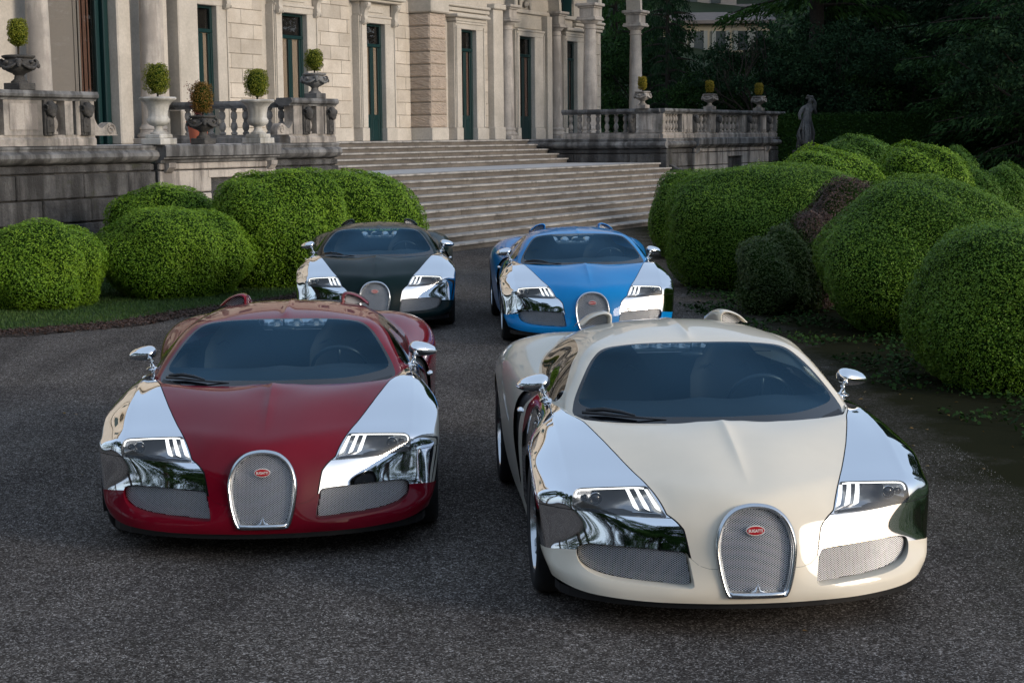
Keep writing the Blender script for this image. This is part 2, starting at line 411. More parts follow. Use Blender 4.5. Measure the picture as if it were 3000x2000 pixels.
    # small shut-lines: shave 2.5 mm off along the seams (the gap shows the dark backing)
    def shave(M, f, g=.0028):
        s = f(M[0]); return cut(M, s-g)[0]
    fx = lambda P: np.abs(P[:, 0])-np.interp(P[:, 1], [.05, .12, .178, .344, .45, .57, .70, .85, .97, 1.063, 1.2, 1.3, 1.6], [.28, .322, .394, .462, .503, .546, .590, .634, .667, .690, .735, .76, .80])
    hood = shave(hood, lambda P: -fx(P)); fend = shave(fend, lambda P: np.where(P[:, 1] < 1.3, fx(P), 1)); wing = shave(wing, fx)
    sm = lambda P: np.where(P[:, 1] > .75, 1, P[:, 2]-np.interp(P[:, 1], [0, .36, .6], [.5375, .5445, .541]))
    fend = shave(fend, sm, .0018); wing = shave(wing, lambda P: -sm(P), .0015)
    fd = lambda P: np.where(P[:, 1] < 1.2, 1, np.interp(P[:, 2], [.2, .5, .7, .86], [1.50, 1.47, 1.40, 1.47])-P[:, 1])
    fend = shave(fend, fd, .002); door = shave(door, lambda P: np.where(P[:, 1] < 1.2, 1, -fd(P)), .002)
    zc = lambda P: P[:, 2]-np.interp(np.abs(P[:, 0]), [.15, .22, .26, .30, .35], [.327, .327, .338, .37, .40])
    hood = shave(hood, zc, .0015)
    # backing: whole skin pushed 8 mm inward, only a band round the seams
    bk = full
    P = bk[0]; f1 = np.abs(fx(P)); f2 = np.abs(P[:, 2]-.541); f3 = np.where(P[:, 1] > 1.2, np.abs(fd(P)), 1); f4 = np.where(np.abs(P[:, 0]) < .36, np.abs(zc(P)), 1)
    inband = np.minimum(np.minimum(np.where(P[:, 1] < 1.3, f1, 1), np.where((P[:, 1] < .75) & (np.abs(P[:, 0]) > .4), f2, 1)), np.minimum(f3, f4))
    bk, _ = cut(bk, .012-inband)
    for poly, mir, ym in ((hs_, False, .3), (it, True, .6), (lp, True, .7)):
        _, bk = cut(bk, region(bk, poly, ym, mir, grow=.006))
    P = bk[0]; s = np.minimum(P[:, 1]-.88, .76-np.abs(P[:, 0])); _, bk = cut(bk, s)
    R['hood'] = tomesh('hood', hood); R['front_bumper'] = tomesh('front_bumper', join(lowc, cut(lows, .75-lows[0][:, 1])[0]))
    sl = cut(lows, .75-lows[0][:, 1])[1]; rv, sl = cut(sl, sl[0][:, 1]-3.65); a, b = cut(rv, rv[0][:, 0]); R['rear_valance'] = (tomesh('rear_valance', b), tomesh('rear_valance', a)); a, b = cut(sl, sl[0][:, 0]); R['sill'] = (tomesh('sill', b), tomesh('sill', a))
    for nm, m in (('front_fender', fend), ('bumper_wing', wing), ('door', door)):
        a, b = cut(m, m[0][:, 0]); R[nm] = (tomesh(nm, b), tomesh(nm, a))
    P = rear[0]; a, b = cut(rear, P[:, 0])
    R['rear_quarter'] = (tomesh('rear_quarter', b), tomesh('rear_quarter', a))
    a, b = cut(cresc, cresc[0][:, 0]); R['side_intake'] = (tomesh('side_intake', b, -.02), tomesh('side_intake', a, -.02))
    R['shut_line'] = tomesh('shut_line', bk, -.006)
    a, b = cut(lamp, lamp[0][:, 0]); R['lamp_cover'] = (tomesh('lamp_cover', b), tomesh('lamp_cover', a))
    # ---- glass house
    S2 = Surf(GH); v = dense(0, 9, lambda i: 10); u = dense(-6, 6, lambda i: 9); u = np.unique(np.concatenate([u, np.linspace(-.4, .4, 33)]))
    X, N = S2.grid(v, u); cN = (N*(X-np.array([0, 2.2, .6]))).sum(2)
    if np.median(cN) < 0: N = -N
    x = X[..., 0]; D = np.clip((X[..., 1]-1.80)/.12, 0, 1)*np.clip((3.4-X[..., 1])/.3, 0, 1)*.008*np.exp(-(np.abs(x)/.028)**1.5)
    X = X+N*D[..., None]; N2 = np.cross(np.gradient(X, v, axis=0), np.gradient(X, u, axis=1)); N2 /= np.linalg.norm(N2, axis=2, keepdims=True)+1e-12; N = N2*np.sign((N2*N).sum(2, keepdims=True))
    G = trigrid(X, N, v, u)
    ring = catmull([(0,3.98),(1.2,3.98),(2.2,3.97),(2.72,3.90),(2.96,3.65),(3.02,3.2),(3.03,2.4),(3.04,1.4),(3.08,.5),(3.02,.12),(2.5,-.3),(0,-.3),(-2.5,-.3),(-3.02,.12),(-3.08,.5),(-3.04,1.4),(-3.03,2.4),(-3.02,3.2),(-2.96,3.65),(-2.72,3.90),(-2.2,3.97),(-1.2,3.98)], 4)
    ws, G = cut(G, sdf(G[0][:, 6:8], ring))
    inner = catmull([(0,3.90),(1.2,3.90),(2.1,3.89),(2.58,3.80),(2.82,3.55),(2.90,3.1),(2.91,2.4),(2.92,1.5),(2.93,.95),(2.82,.66),(2.4,.56),(1.2,.47),(0,.42),(-1.2,.47),(-2.4,.56),(-2.82,.66),(-2.93,.95),(-2.92,1.5),(-2.91,2.4),(-2.90,3.1),(-2.82,3.55),(-2.58,3.80),(-2.1,3.89),(-1.2,3.90)], 4)
    clear, band = cut(ws, sdf(ws[0][:, 6:8], inner))
    # side windows
    P = G[0]; q = np.stack([np.abs(P[:, 6]), P[:, 7]], 1)
    sw = catmull([(4.25,1.3),(4.22,2.5),(4.22,4.2),(4.25,5.6),(4.45,6.3),(4.9,6.75),(5.4,6.8),(5.8,6.4),(5.88,5),(5.88,3),(5.88,1.4),(5.7,.75),(5.2,.6),(4.6,.8)], 4)
    side, G = cut(G, sdf(q, sw))
    P = G[0]; s = np.minimum(.40-np.abs(P[:, 0]), np.minimum(P[:, 1]-2.78, 3.55-P[:, 1])); _, G = cut(G, s)
    R['roof'] = tomesh('roof', G); R['windshield'] = tomesh('windshield', clear); R['windshield_band'] = tomesh('windshield_band', band)
    a, b = cut(side, side[0][:, 0]); R['side_window'] = (tomesh('side_window', b), tomesh('side_window', a))
    R['S'] = S
    return R
def strand_mesh(poly, ysurf, dx=.0145, dz=.0100, w=.0017, dep=.004):
    """expanded-metal lattice inside a closed (x,z) outline; real strands"""
    lo, hi = poly.min(0), poly.max(0)
    A = []; B = []
    j0, j1 = int(lo[1]/(dz/2)), int(hi[1]/(dz/2))+1
    for j in range(j0, j1):
        for i in range(int(lo[0]/dx)-1, int(hi[0]/dx)+2):
            x = (i+.5*(j % 2))*dx; z = j*dz/2
            for s in (-1, 1): A.append((x, z)); B.append((x+s*dx/2, z+dz/2))
    A = np.array(A); B = np.array(B); ok = (sdf(A, poly) > 0) & (sdf(B, poly) > 0); A = A[ok]; B = B[ok]
    n = len(A); d = B-A; d /= np.linalg.norm(d, axis=1, keepdims=True); p = np.stack([-d[:, 1], d[:, 0]], 1)*w/2
    p[p[:, 1] < 0] *= -1
    ya, yb = ysurf(A[:, 0], A[:, 1]), ysurf(B[:, 0], B[:, 1])
    TD = .0026; T = lambda P, y, dy: np.stack([P[:, 0], y+dy, P[:, 1]], 1)
    V = np.concatenate([T(A+p, ya, .0026), T(B+p, yb, .0026), T(B-p, yb, 0), T(A-p, ya, 0), T(A-p, ya, dep), T(B-p, yb, dep)])
    k = np.arange(n)
    F = np.concatenate([np.stack([k, k+n, k+2*n, k+3*n], 1), np.stack([k+3*n, k+2*n, k+5*n, k+4*n], 1)])
    return V, F
def sweep(path, prof, closed=True, normal2d=True, yof=None):
    """path: (n,2) in x,z ; prof: list (outward, y) ; yof: base y per point"""
    P = np.array(path); n = len(P)
    t = np.roll(P, -1, 0)-np.roll(P, 1, 0); t /= np.linalg.norm(t, axis=1, keepdims=True)+1e-9
    nn = np.stack([t[:, 1], -t[:, 0]], 1)
    c = P.mean(0)
    if ((P-c)*nn).sum() < 0: nn = -nn
    V = []; F = []
    for o, dy in prof:
        Q = P+nn*o
        for q, yy in zip(Q, yof): V.append((q[0], yy+dy, q[1]))
    m = len(prof)
    for j in range(m-1):
        for i in range(n):
            i2 = (i+1) % n; F.append((j*n+i, j*n+i2, (j+1)*n+i2, (j+1)*n+i))
    return V, F
def mirx(V): return [(-v[0], v[1], v[2]) for v in V]
def pair(fn):
    """fn(MB) builds the image-right copy; returns (left, right)"""
    a = MB(); fn(a); b = MB(); b.V = mirx(a.V); b.F = [tuple(reversed(f)) for f in a.F]; return b, a
M_ = {}
def car_materials():
    def paint(name, col, rough=.3, flake=0, spec=.5):
        m, t, p = nodes(name); p.inputs['Roughness'].default_value = rough
        n = nz(t, 9, 2); c = mix(t, col, tuple(min(1, q*1.06+.004) for q in col), n.outputs[0]); t.links.new(c, p.inputs['Base Color'])
        p.inputs['Coat Weight'].default_value = .35 if 'black' in name else .8; p.inputs['Coat Roughness'].default_value = .015; p.inputs['Specular IOR Level'].default_value = .03; p.inputs['Coat IOR'].default_value = 1.33
        return m
    M_['red'] = paint('dark_red_paint', (.14, .001, .010)); M_['cream'] = paint('cream_paint', (.70, .64, .53))
    M_['blue'] = paint('blue_paint', (.0, .195, .50)); M_['black'] = paint('green_black_paint', (.0015, .011, .012))
    M_['chrome'] = simple('polished_aluminium', (.86, .88, .90), .035, 1)
    m, t, p = nodes('polished_panel'); p.inputs['Metallic'].default_value = 1; p.inputs['Base Color'].default_value = (.83, .85, .88, 1)
    n = nz(t, 6, 3); r = ramp(t, n.outputs[0], [(.3, .022), (.75, .06)]); t.links.new(r.outputs[0], p.inputs['Roughness'])
    n2 = nz(t, 5, 1); bump(t, p, n2.outputs[0], .02, .01); M_['panel'] = m
    M_['satin'] = simple('satin_aluminium', (.62, .64, .66), .22, 1)
    M_['mesh'] = simple('mesh_metal', (.70, .71, .73), .38, 1)
    M_['gap'] = simple('gap_black', (.006, .006, .007), .7)
    M_['plastic'] = simple('black_plastic', (.012, .012, .013), .35)
    M_['band'] = simple('black_glass_edge', (.006, .007, .009), .06, coat=.3)
    M_['tyre'] = simple('tyre_rubber', (.014, .014, .015), .75)
    M_['leather'] = simple('dark_leather', (.075, .068, .070), .45); M_['dash'] = simple('dash_leather', (.018, .019, .022), .6)
    M_['led'] = simple('led_white', (1, 1, 1), .4, emit=(1, .985, .90), es=1.7)
    M_['ledbar'] = simple('led_bar', (1, 1, 1), .4, emit=(1, .985, .92), es=.95)
    M_['bowl'] = simple('lamp_housing', (.30, .31, .33), .30, .85)
    M_['red_enamel'] = simple('red_enamel', (.42, .012, .02), .25, coat=.5); M_['white_enamel'] = simple('white_enamel', (.75, .75, .72), .3)
    M_['engine'] = simple('engine_aluminium', (.55, .58, .60), .3, 1)
    def glass(name, tint, f0, rough=.0):
        m, t, p = nodes(name); o = t.nodes['Material Output']; t.nodes.remove(p)
        tr = t.nodes.new('ShaderNodeBsdfTransparent'); tr.inputs[0].default_value = (*tint, 1)
        gl = t.nodes.new('ShaderNodeBsdfGlossy'); gl.inputs['Roughness'].default_value = rough
        gl.inputs['Color'].default_value = ((.26, .52, .74, 1) if 'tinted' in name else (1, 1, 1, 1))
        fr = t.nodes.new('ShaderNodeFresnel')
        gb = t.nodes.new('ShaderNodeNewGeometry'); m1 = t.nodes.new('ShaderNodeMath'); m1.operation = 'MULTIPLY_ADD'; t.links.new(gb.outputs['Backfacing'], m1.inputs[0]); m1.inputs[1].default_value = -2; m1.inputs[2].default_value = 1
        m2 = t.nodes.new('ShaderNodeMath'); m2.operation = 'POWER'; m2.inputs[0].default_value = f0; t.links.new(m1.outputs[0], m2.inputs[1]); t.links.new(m2.outputs[0], fr.inputs['IOR'])
        mx = t.nodes.new('ShaderNodeMixShader'); t.links.new(fr.outputs[0], mx.inputs[0]); t.links.new(tr.outputs[0], mx.inputs[1]); t.links.new(gl.outputs[0], mx.inputs[2])
        t.links.new(mx.outputs[0], o.inputs['Surface']); return m
    M_['screen'] = glass('tinted_windscreen_glass', (.60, .74, .80), 1.54); M_['sideglass'] = glass('dark_side_glass', (.10, .12, .13), 1.62)
    M_['lens'] = glass('lamp_cover_glass', (.90, .92, .94), 1.62)
def car_kit():
    R = build_car_meshes(); front = R['front']; K = {}
    K.update({k: R[k] for k in R if k not in ('front', 'S', 'lampglass')})
    # horseshoe grille
    hp = catmull(HORSE, 5)
    yz = lambda z: np.interp(z, [.15, .197, .30, .44, .52, .60, .65], [.005, .003, .018, .045, .065, .090, .11])
    prof = [(.004, .012), (.006, -.002), (.002, -.012), (-.006, -.0165), (-.013, -.013), (-.017, -.004), (-.019, .004), (-.0215, .006), (-.026, .03), (-.034, .045)]
    V, F = sweep(hp, prof, yof=yz(hp[:, 1])); b = MB().add(V, F)
    # thick lower bar with the small centre spike
    b.tube([(-.128, yz(.222)-.006, .222), (-.118, yz(.21)-.010, .213), (-.06, yz(.21)-.012, .2105), (0, yz(.21)-.014, .210), (.06, yz(.21)-.012, .2105), (.118, yz(.21)-.010, .213), (.128, yz(.222)-.006, .222)], [.008, .0125, .0135, .014, .0135, .0125, .008], 12)
    for sx in (-1, 1): b.tube([(sx*.030, yz(.21)-.006, .2225), (sx*.010, yz(.22)-.008, .230), (0, yz(.25)-.006, .262)], [.006, .007, .0015], 8)
    K['grille_frame'] = b.me('grille_frame', 40)
    hi = catmull([(x*.885, .405+(z-.405)*.90) for x, z in HORSE], 5)
    ys = lambda x, z: yz(z)+.030-.012*np.clip(1-(x/.16)**2, 0, 1)
    V, F = strand_mesh(hi, ys); K['grille_mesh'] = mesh('grille_mesh', V, F)
    V, F = sweep(catmull([(x*.97, .405+(z-.405)*.97) for x, z in HORSE], 2), [(0, .04), (0, .16)], yof=yz(catmull(HORSE, 2)[:, 1])); nn = len(V)//2
    K['grille_duct'] = MB().add(V, F+[tuple(range(nn, 2*nn))]).me('grille_duct')
    # emblem
    b = MB(); n = 28; zc, yc = .497, float(yz(.497))-.002
    def oval(rx, rz, y0, y1):
        p = [(rx*math.cos(2*math.pi*i/n), zc+rz*math.sin(2*math.pi*i/n)) for i in range(n)]; MBX.prism(p, y0, y1, 1)
    MBX = MB(); oval(.0445, .0235, yc, yc+.008); K['badge_rim'] = MBX.me('badge_rim', 50)
    MBX = MB(); oval(.0405, .0198, yc-.0018, yc); K['badge'] = MBX.me('badge', 50)
    cu = bpy.data.curves.new('t', 'FONT'); cu.body = 'BUGATTI'; cu.size = .0180; cu.align_x = 'CENTER'; cu.align_y = 'CENTER'; cu.extrude = .0006; cu.offset = .0004
    to = bpy.data.objects.new('t', cu); COL.objects.link(to); bpy.context.view_layer.update()
    me = bpy.data.meshes.new_from_object(to.evaluated_get(bpy.context.evaluated_depsgraph_get())); bpy.data.objects.remove(to)
    me.transform(Matrix.Translation((0, yc-.0026, zc-.001)) @ Matrix.Rotation(math.pi/2, 4, 'X') @ Matrix.Diagonal((.90, 1.08, 1, 1))); me.name = 'lettering'; me.materials.clear(); K['lettering'] = me
    # bumper intakes: tapered wall + mesh + dark duct
    ip = catmull(INTAKE, 4); pr = [front(x, z)[0] for x, z in ip]; c = ip.mean(0)
    def wall(mb):
        n = len(ip); V = []; F = []
        for k, (sh, dy) in enumerate(((1.0, 0), (.992, .004), (.972, .016), (.955, .04), (.95, .075))):
            for (x, z), p in zip(ip, pr): V.append((c[0]+(x-c[0])*(1-(1-sh)*.5), p[1]+dy, c[1]+(z-c[1])*sh))
        for k in range(4):
            for i in range(n):
                i2 = (i+1) % n; F.append((k*n+i, k*n+i2, (k+1)*n+i2, (k+1)*n+i))
        mb.add(V, F)
    l, r = pair(wall); K['intake_surround'] = (l.me('intake_surround', 60), r.me('intake_surround', 60))
    im = np.array([(c[0]+(x-c[0])*.976, c[1]+(z-c[1])*.955) for x, z in ip])
    gx = np.linspace(.27, .82, 24); gy = np.array([front(x, .34 if x > .6 else .32)[0][1] for x in gx])
    ys2 = lambda x, z: np.interp(x, gx, gy)+.034
    V, F = strand_mesh(im, ys2)
    K['intake_mesh'] = (mesh('intake_mesh', V*np.array([-1, 1, 1]), F), mesh('intake_mesh', V, F))
    def duct(mb):
        n = len(ip); V = [(c[0]+(x-c[0])*.985, float(ys2(x, z))+.03, z) for x, z in ip]+[(c[0]+(x-c[0])*.9, float(ys2(x, z))+.16, z) for x, z in ip]
        mb.add(V, [(i, (i+1) % n, n+(i+1) % n, n+i) for i in range(n)]+[tuple(range(n, 2*n))])
    l, r = pair(duct); K['intake_duct'] = (l.me('intake_duct'), r.me('intake_duct'))
    # headlights
    lp = catmull(LAMP, 3); pl = [front(x, z)[0] for x, z in lp]; lc = lp.mean(0)
    def fy(x, z): return float(front(x, z)[0][1])
    def housing(mb):
        n = len(lp); V = []; F = []
        for sh, dy in ((1, .001), (.985, .012), (.96, .05)):
            for (x, z), p in zip(lp, pl): V.append((lc[0]+(x-lc[0])*sh, p[1]+dy, lc[1]+(z-lc[1])*sh))
        # back wall follows the outline and sinks deeper towards the middle
        for (x, z), p in zip(lp, pl): V.append((lc[0]+(x-lc[0])*.55, p[1]+.085, lc[1]+(z-lc[1])*.5))
        for k in range(3):
            for i in range(n):
                i2 = (i+1) % n; F.append((k*n+i, k*n+i2, (k+1)*n+i2, (k+1)*n+i))
        F.append(tuple(range(3*n, 4*n))); mb.add(V, F)
    l, r = pair(housing); K['lamp_housing'] = (l.me('lamp_housing', 35), r.me('lamp_housing', 35))
    def strip(mb):
        pts = catmull([(.797, .598), (.794, .618), (.776, .631), (.73, .637), (.63, .643), (.52, .647), (.478, .646)], 5, False)
        mb.tube([(x, fy(x, z)+.016, z) for x, z in pts], .0036, 6)
    l, r = pair(strip); K['led_strip'] = (l.me('led_strip', True), r.me('led_strip', True))
    bars = []
    for xt, xb in ((.555, .522), (.512, .474), (.468, .424)):
        def bar(mb, xt=xt, xb=xb):
            n = 7; V = []
            for i in range(n+1):
                f = i/n; z = .641-(.641-.565)*f; x = xt+(xb-xt)*f; w = .0080+.0035*f
                for sx in (-1, 1): V.append((x+sx*w, fy(x, z)+.026-.006*f, z+(.006*sx if f > .99 else 0)))
            mb.add(V, [(2*i, 2*i+1, 2*i+3, 2*i+2) for i in range(n)])
            mb.add([(v[0], v[1]+.008, v[2]) for v in V], [(2*i, 2*i+2, 2*i+3, 2*i+1) for i in range(n)])
        l, r = pair(bar); bars.append((l.me('light_bar'), r.me('light_bar')))
    K['light_bars'] = bars
    def proj(mb):
        for x0, z0, rr in ((.705, .597, .027), (.757, .598, .016)):
            y0 = fy(x0, z0)+.030
            n = 22; V = []; F = []
            for j, (r_, dy) in enumerate(((rr*1.18, .0), (rr*1.10, -.006), (rr, -.002), (rr*.96, .008))):
                for i in range(n): a = 2*math.pi*i/n; V.append((x0+r_*math.cos(a), y0+dy, z0+r_*math.sin(a)))
            for j in range(3):
                for i in range(n): F.append((j*n+i, j*n+(i+1) % n, (j+1)*n+(i+1) % n, (j+1)*n+i))
            mb.add(V, F)
    l, r = pair(proj); K['lens_ring'] = (l.me('lens_ring', 60), r.me('lens_ring', 60))
    def ball(mb):
        for x0, z0, rr in ((.705, .597, .026), (.757, .598, .015)): mb.ell((x0, fy(x0, z0)+.040, z0), (rr, .016, rr), 18, 10)
    l, r = pair(ball); K['projector'] = (l.me('projector', True), r.me('projector', True))
    def tray(mb):
        up = [(x, .5545) for x in np.linspace(.43, .79, 8)]; dn = [(x, .5405) for x in np.linspace(.41, .79, 8)]
        up[3] = (up[3][0], .566); up[4] = (up[4][0], .566)
        V = [(x, fy(x, z)+.012, z) for x, z in up]+[(x, fy(x, z)+.004, z) for x, z in dn]
        mb.add(V, [(i, i+1, 9+i, 8+i) for i in range(7)])
    l, r = pair(tray); K['lamp_tray'] = (l.me('lamp_tray'), r.me('lamp_tray'))
    def line(mb): mb.tube([(x, fy(x, z)+.008, z) for x, z in ((.415, .5535), (.50, .5555), (.545, .5550))], .0018, 5)
    l, r = pair(line); K['lamp_trim'] = (l.me('lamp_trim'), r.me('lamp_trim'))
    # mirrors
    def mir(mb):
        n = 20; m = 14; V = []; F = []
        for j in range(m+1):
            f = j/m; x = .805+.185*f
            r_ = max(.02, (1-abs((f-.30)/.70)**2.0)**.55 if f > .30 else (1-((.30-f)/.32)**2)**.5)
            zc = .950+.010*(1-f)-.014*f; 
            for i in range(n):
                a = 2*math.pi*i/n; cy = math.cos(a); cz = math.sin(a)
                ry = .080*r_; rz = (.052 if cz > 0 else .044)*r_
                if cy > 0: ry *= .45
                V.append((x, 1.70+cy*ry+.04*f, zc+cz*rz))
        for j in range(m):
            for i in range(n): i2 = (i+1) % n; F.append((j*n+i, (j+1)*n+i, (j+1)*n+i2, j*n+i2))
        F.append(tuple(range(n))); F.append(tuple(reversed([m*n+i for i in range(n)]))); mb.add(V, F)
    l, r = pair(mir); K['mirror_shell'] = (l.me('mirror_shell', 50), r.me('mirror_shell', 50))
    def arm(mb):
        mb.tube([(.824, 1.66, .852), (.834, 1.675, .878), (.838, 1.69, .905), (.842, 1.70, .935)], [.024, .016, .015, .022], 12)
        mb.ell((.836, 1.685, .905), (.0165, .0165, .008), 12, 6); mb.ell((.822, 1.66, .862), (.045, .06, .014), 14, 6)
    l, r = pair(arm); K['mirror_arm'] = (l.me('mirror_arm', 60), r.me('mirror_arm', 60))
    # roof scoops
    sec = [(.335, 1.150), (.332, 1.205), (.345, 1.226), (.375, 1.231), (.42, 1.220), (.47, 1.195), (.52, 1.150)]
    def scoop(mb):
        P = catmull(sec, 4, False); n = len(P); V = []; F = []
        for sh, y, dz in ((.74, 2.76, 0), (.79, 2.715, 0), (.90, 2.69, 0), (1.0, 2.705, 0), (1.0, 2.76, 0), (.99, 2.88, -.006), (.95, 3.05, -.03), (.85, 3.3, -.08)):
            cx, cz = .42, 1.150
            for x, z in P: V.append((cx+(x-cx)*sh, y+(x-.335)*.25, cz+(z-cz)*sh+dz))
        for j in range(7):
            for i in range(n-1): F.append((j*n+i, j*n+i+1, (j+1)*n+i+1, (j+1)*n+i))
        mb.add(V, F)
    l, r = pair(scoop); K['scoop_hood'] = (l.me('scoop_hood', 60), r.me('scoop_hood', 60))
    sp = np.array([(.42+(x-.42)*.80, 1.15+(z-1.15)*.77) for x, z in catmull(sec, 4, False)]+[(.35, 1.14)])
    V, F = strand_mesh(sp, lambda x, z: 2.735+(x-.335)*.25, .020, .0135, .0026)
    K['scoop_mesh'] = (mesh('scoop_mesh', V*np.array([-1, 1, 1]), F), mesh('scoop_mesh', V, F))
    def sback(mb): mb.add([(x, 2.77+(x-.335)*.25, z) for x, z in sp], [tuple(range(len(sp)))])
    l, r = pair(sback); K['scoop_back'] = (l.me('scoop_back'), r.me('scoop_back'))
    # wheels (axis x); built at the origin, outer side +x
    def wheel(rad, wd):
        t = MB(); pr_ = [(rad-.095, -wd/2), (rad-.03, -wd/2-.006), (rad-.008, -wd/2+.012), (rad, -wd/2+.035), (rad, wd/2-.035), (rad-.008, wd/2-.012), (rad-.03, wd/2+.006), (rad-.095, wd/2), (rad-.105, wd/2-.02)]
        t.lathe(pr_, 48); t.F = t.F[:-2]; tm = t.me('tyre', 50); tm.transform(Matrix.Rotation(math.pi/2, 4, 'Y'))
        r_ = MB(); ri = rad-.098; o = wd/2
        r_.lathe([(ri, -o+.01), (ri+.004, o-.012), (ri-.012, o-.004), (ri-.02, o-.02), (ri-.03, -o+.03)], 40); r_.F = r_.F[:-2]
        for i in range(8):
            a0 = 2*math.pi*i/8
            for da in (-.10, .10):
                a = a0+da; ca, sa = math.cos(a), math.sin(a); px, py = -sa, ca
                V = []
                for q, hw, zz in ((.05, .012, o-.05), (ri*.6, .012, o-.035), (ri-.012, .017, o-.018)):
                    for s_ in (-1, 1): V.append((ca*q+px*hw*s_, sa*q+py*hw*s_, zz))
                for q, hw, zz in ((.05, .012, o-.08), (ri*.6, .012, o-.07), (ri-.012, .017, o-.06)):
                    for s_ in (-1, 1): V.append((ca*q+px*hw*s_, sa*q+py*hw*s_, zz))
                r_.add(V, [(0, 1, 3, 2), (2, 3, 5, 4), (6, 8, 9, 7), (8, 10, 11, 9), (0, 2, 8, 6), (2, 4, 10, 8), (1, 7, 9, 3), (3, 9, 11, 5)])
        r_.lathe([(.07, o-.075), (.072, o-.045), (.04, o-.035), (.0, o-.034)], 20)
        rm = r_.me('rim', 35); rm.transform(Matrix.Rotation(math.pi/2, 4, 'Y'))
        d_ = MB().lathe([(ri-.03, -.02), (ri-.03, -.01)], 30).me('brake_disc'); d_.transform(Matrix.Rotation(math.pi/2, 4, 'Y'))
        return tm, rm, d_
    K['wf'] = wheel(.338, .265); K['wr'] = wheel(.355, .33)
    # splitter and underbody
    b = MB(); top = [(x, y) for x, y in [(0, .03), (.17, .038), (.35, .068), (.50, .113), (.65, .18), (.77, .258), (.845, .335), (.885, .41), (.90, .50)]]
    top = [(x*.985, y+.022) for x, y in top]; full = [(-x, y) for x, y in reversed(top[1:])]+top+[(.84, .58), (-.84, .58)]
    b.prism(full, .130, .172, 2); K['splitter'] = b.me('splitter')
    b = MB(); b.box((-.69, .42, .11), (.69, 4.3, .30)); b.box((-.66, .5, .30), (.66, 1.35, .66)); b.box((-.62, 2.9, .3), (.62, 4.3, .80)); b.box((-.86, 1.38, .13), (.86, 3.2, .32))
    for s_ in (-1, 1):
        for cy_, cz, rr in ((.945, .335, .40), (3.65, .35, .42)):
            n = 20; V = []
            for i in range(n+1):
                a = math.pi*(-.12+1.24*i/n)
                for x in (.60, .962): V.append((s_*x, cy_+rr*math.cos(a), min(cz+rr*math.sin(a), .66 if cy_ < 2 else .74)))
            b.add(V, [(2*i, 2*i+1, 2*i+3, 2*i+2) for i in range(n)])
    K['underbody'] = b.me('underbody')
    # cabin
    b = MB(); xs = np.linspace(-.70, .70, 15); V = []; F = []
    prof_ = [(.90, .80), (1.02, .84), (1.22, .868), (1.42, .880), (1.52, .872), (1.56, .80), (1.58, .55)]
    for x in xs:
        for y, z in prof_: V.append((x, y+.45*max(0, abs(x)-.3)**1.3, z+(.028*math.exp(-((x-.36)/.17)**2) if 1.1 < y < 1.5 else 0)+(.016*math.exp(-(x/.10)**2) if y > 1.1 and y < 1.54 else 0)))
    m = len(prof_)
    for i in range(14):
        for j in range(m-1): F.append((i*m+j, (i+1)*m+j, (i+1)*m+j+1, i*m+j+1))
    b.add(V, F); K['dashboard'] = b.me('dashboard', True)
    b = MB(); b.box((-.72, 1.5, .22), (.72, 2.75, .30)); b.box((-.10, 1.5, .30), (.10, 2.70, .62)); b.box((-.66, 2.72, .28), (.66, 2.76, .975))
    b.box((-.78, 1.5, .3), (-.74, 2.75, .84)); b.box((.74, 1.5, .3), (.78, 2.75, .84)); K['cabin_tub'] = b.me('cabin_tub')
    def seat(mb):
        V = []; F = []; P = [(1.92, .50, .22), (2.25, .46, .24), (2.42, .52, .25), (2.50, .70, .25), (2.56, .86, .24), (2.60, .95, .20), (2.63, 1.03, .135), (2.645, 1.085, .11), (2.68, 1.095, .09)]
        n = 11
        for y, z, hw in P:
            for i in range(n):
                f = -1+2*i/(n-1); V.append((.36+f*hw, y-.055*abs(f)**3-.0, z+(.03*abs(f)**3 if z < .6 else 0)))
        for j in range(len(P)-1):
            for i in range(n-1): F.append((j*n+i, j*n+i+1, (j+1)*n+i+1, (j+1)*n+i))
        mb.add(V, F)
    l, r = pair(seat); K['seat'] = (l.me('seat', True), r.me('seat', True))
    def sb(mb):
        for s_ in (-1, 1): mb.tube([(.36+s_*.075, 2.545, .905), (.36+s_*.11, 2.545, .925), (.36+s_*.155, 2.53, .90)], .005, 6)
    l, r = pair(sb); K['seat_buckle'] = (l.me('seat_belt_guide'), r.me('seat_belt_guide'))
    b = MB(); V = []; F = []; n = 36; m = 8; R0 = Matrix.Translation((.36, 1.66, .835)) @ Matrix.Rotation(math.radians(-62), 4, 'X')
    for i in range(n):
        a = 2*math.pi*i/n
        for j in range(m):
            q = 2*math.pi*j/m; V.append(R0 @ Vector(((.175+.014*math.cos(q))*math.cos(a), (.175+.014*math.cos(q))*math.sin(a), .014*math.sin(q))))
    for i in range(n):
        for j in range(m): F.append((i*m+j, ((i+1) % n)*m+j, ((i+1) % n)*m+(j+1) % m, i*m+(j+1) % m))
    b.add(V, F)
    for a in (0, math.pi, -math.pi/2): b.tube([R0 @ Vector((math.cos(a)*q, math.sin(a)*q, -.02*(1-q/.17))) for q in (.02, .1, .17)], .012, 6)
    b.ell(tuple(R0 @ Vector((0, 0, -.02))), (.05, .03, .05), 14, 8); K['steering_wheel'] = b.me('steering_wheel', True)
    K['wheel_emblem'] = MB().ell(tuple(R0 @ Vector((-.11, .02, .02))), (.010, .005, .006), 8, 5).me('wheel_switch')
    b = MB()
    for x in (-.21, -.07, .07, .21): b.ell((x, 2.98, 1.005), (.058, .13, .045), 14, 8)
    b.box((-.30, 2.85, .95), (.30, 3.3, .985)); K['engine_cover'] = b.me('engine_cover', 40)
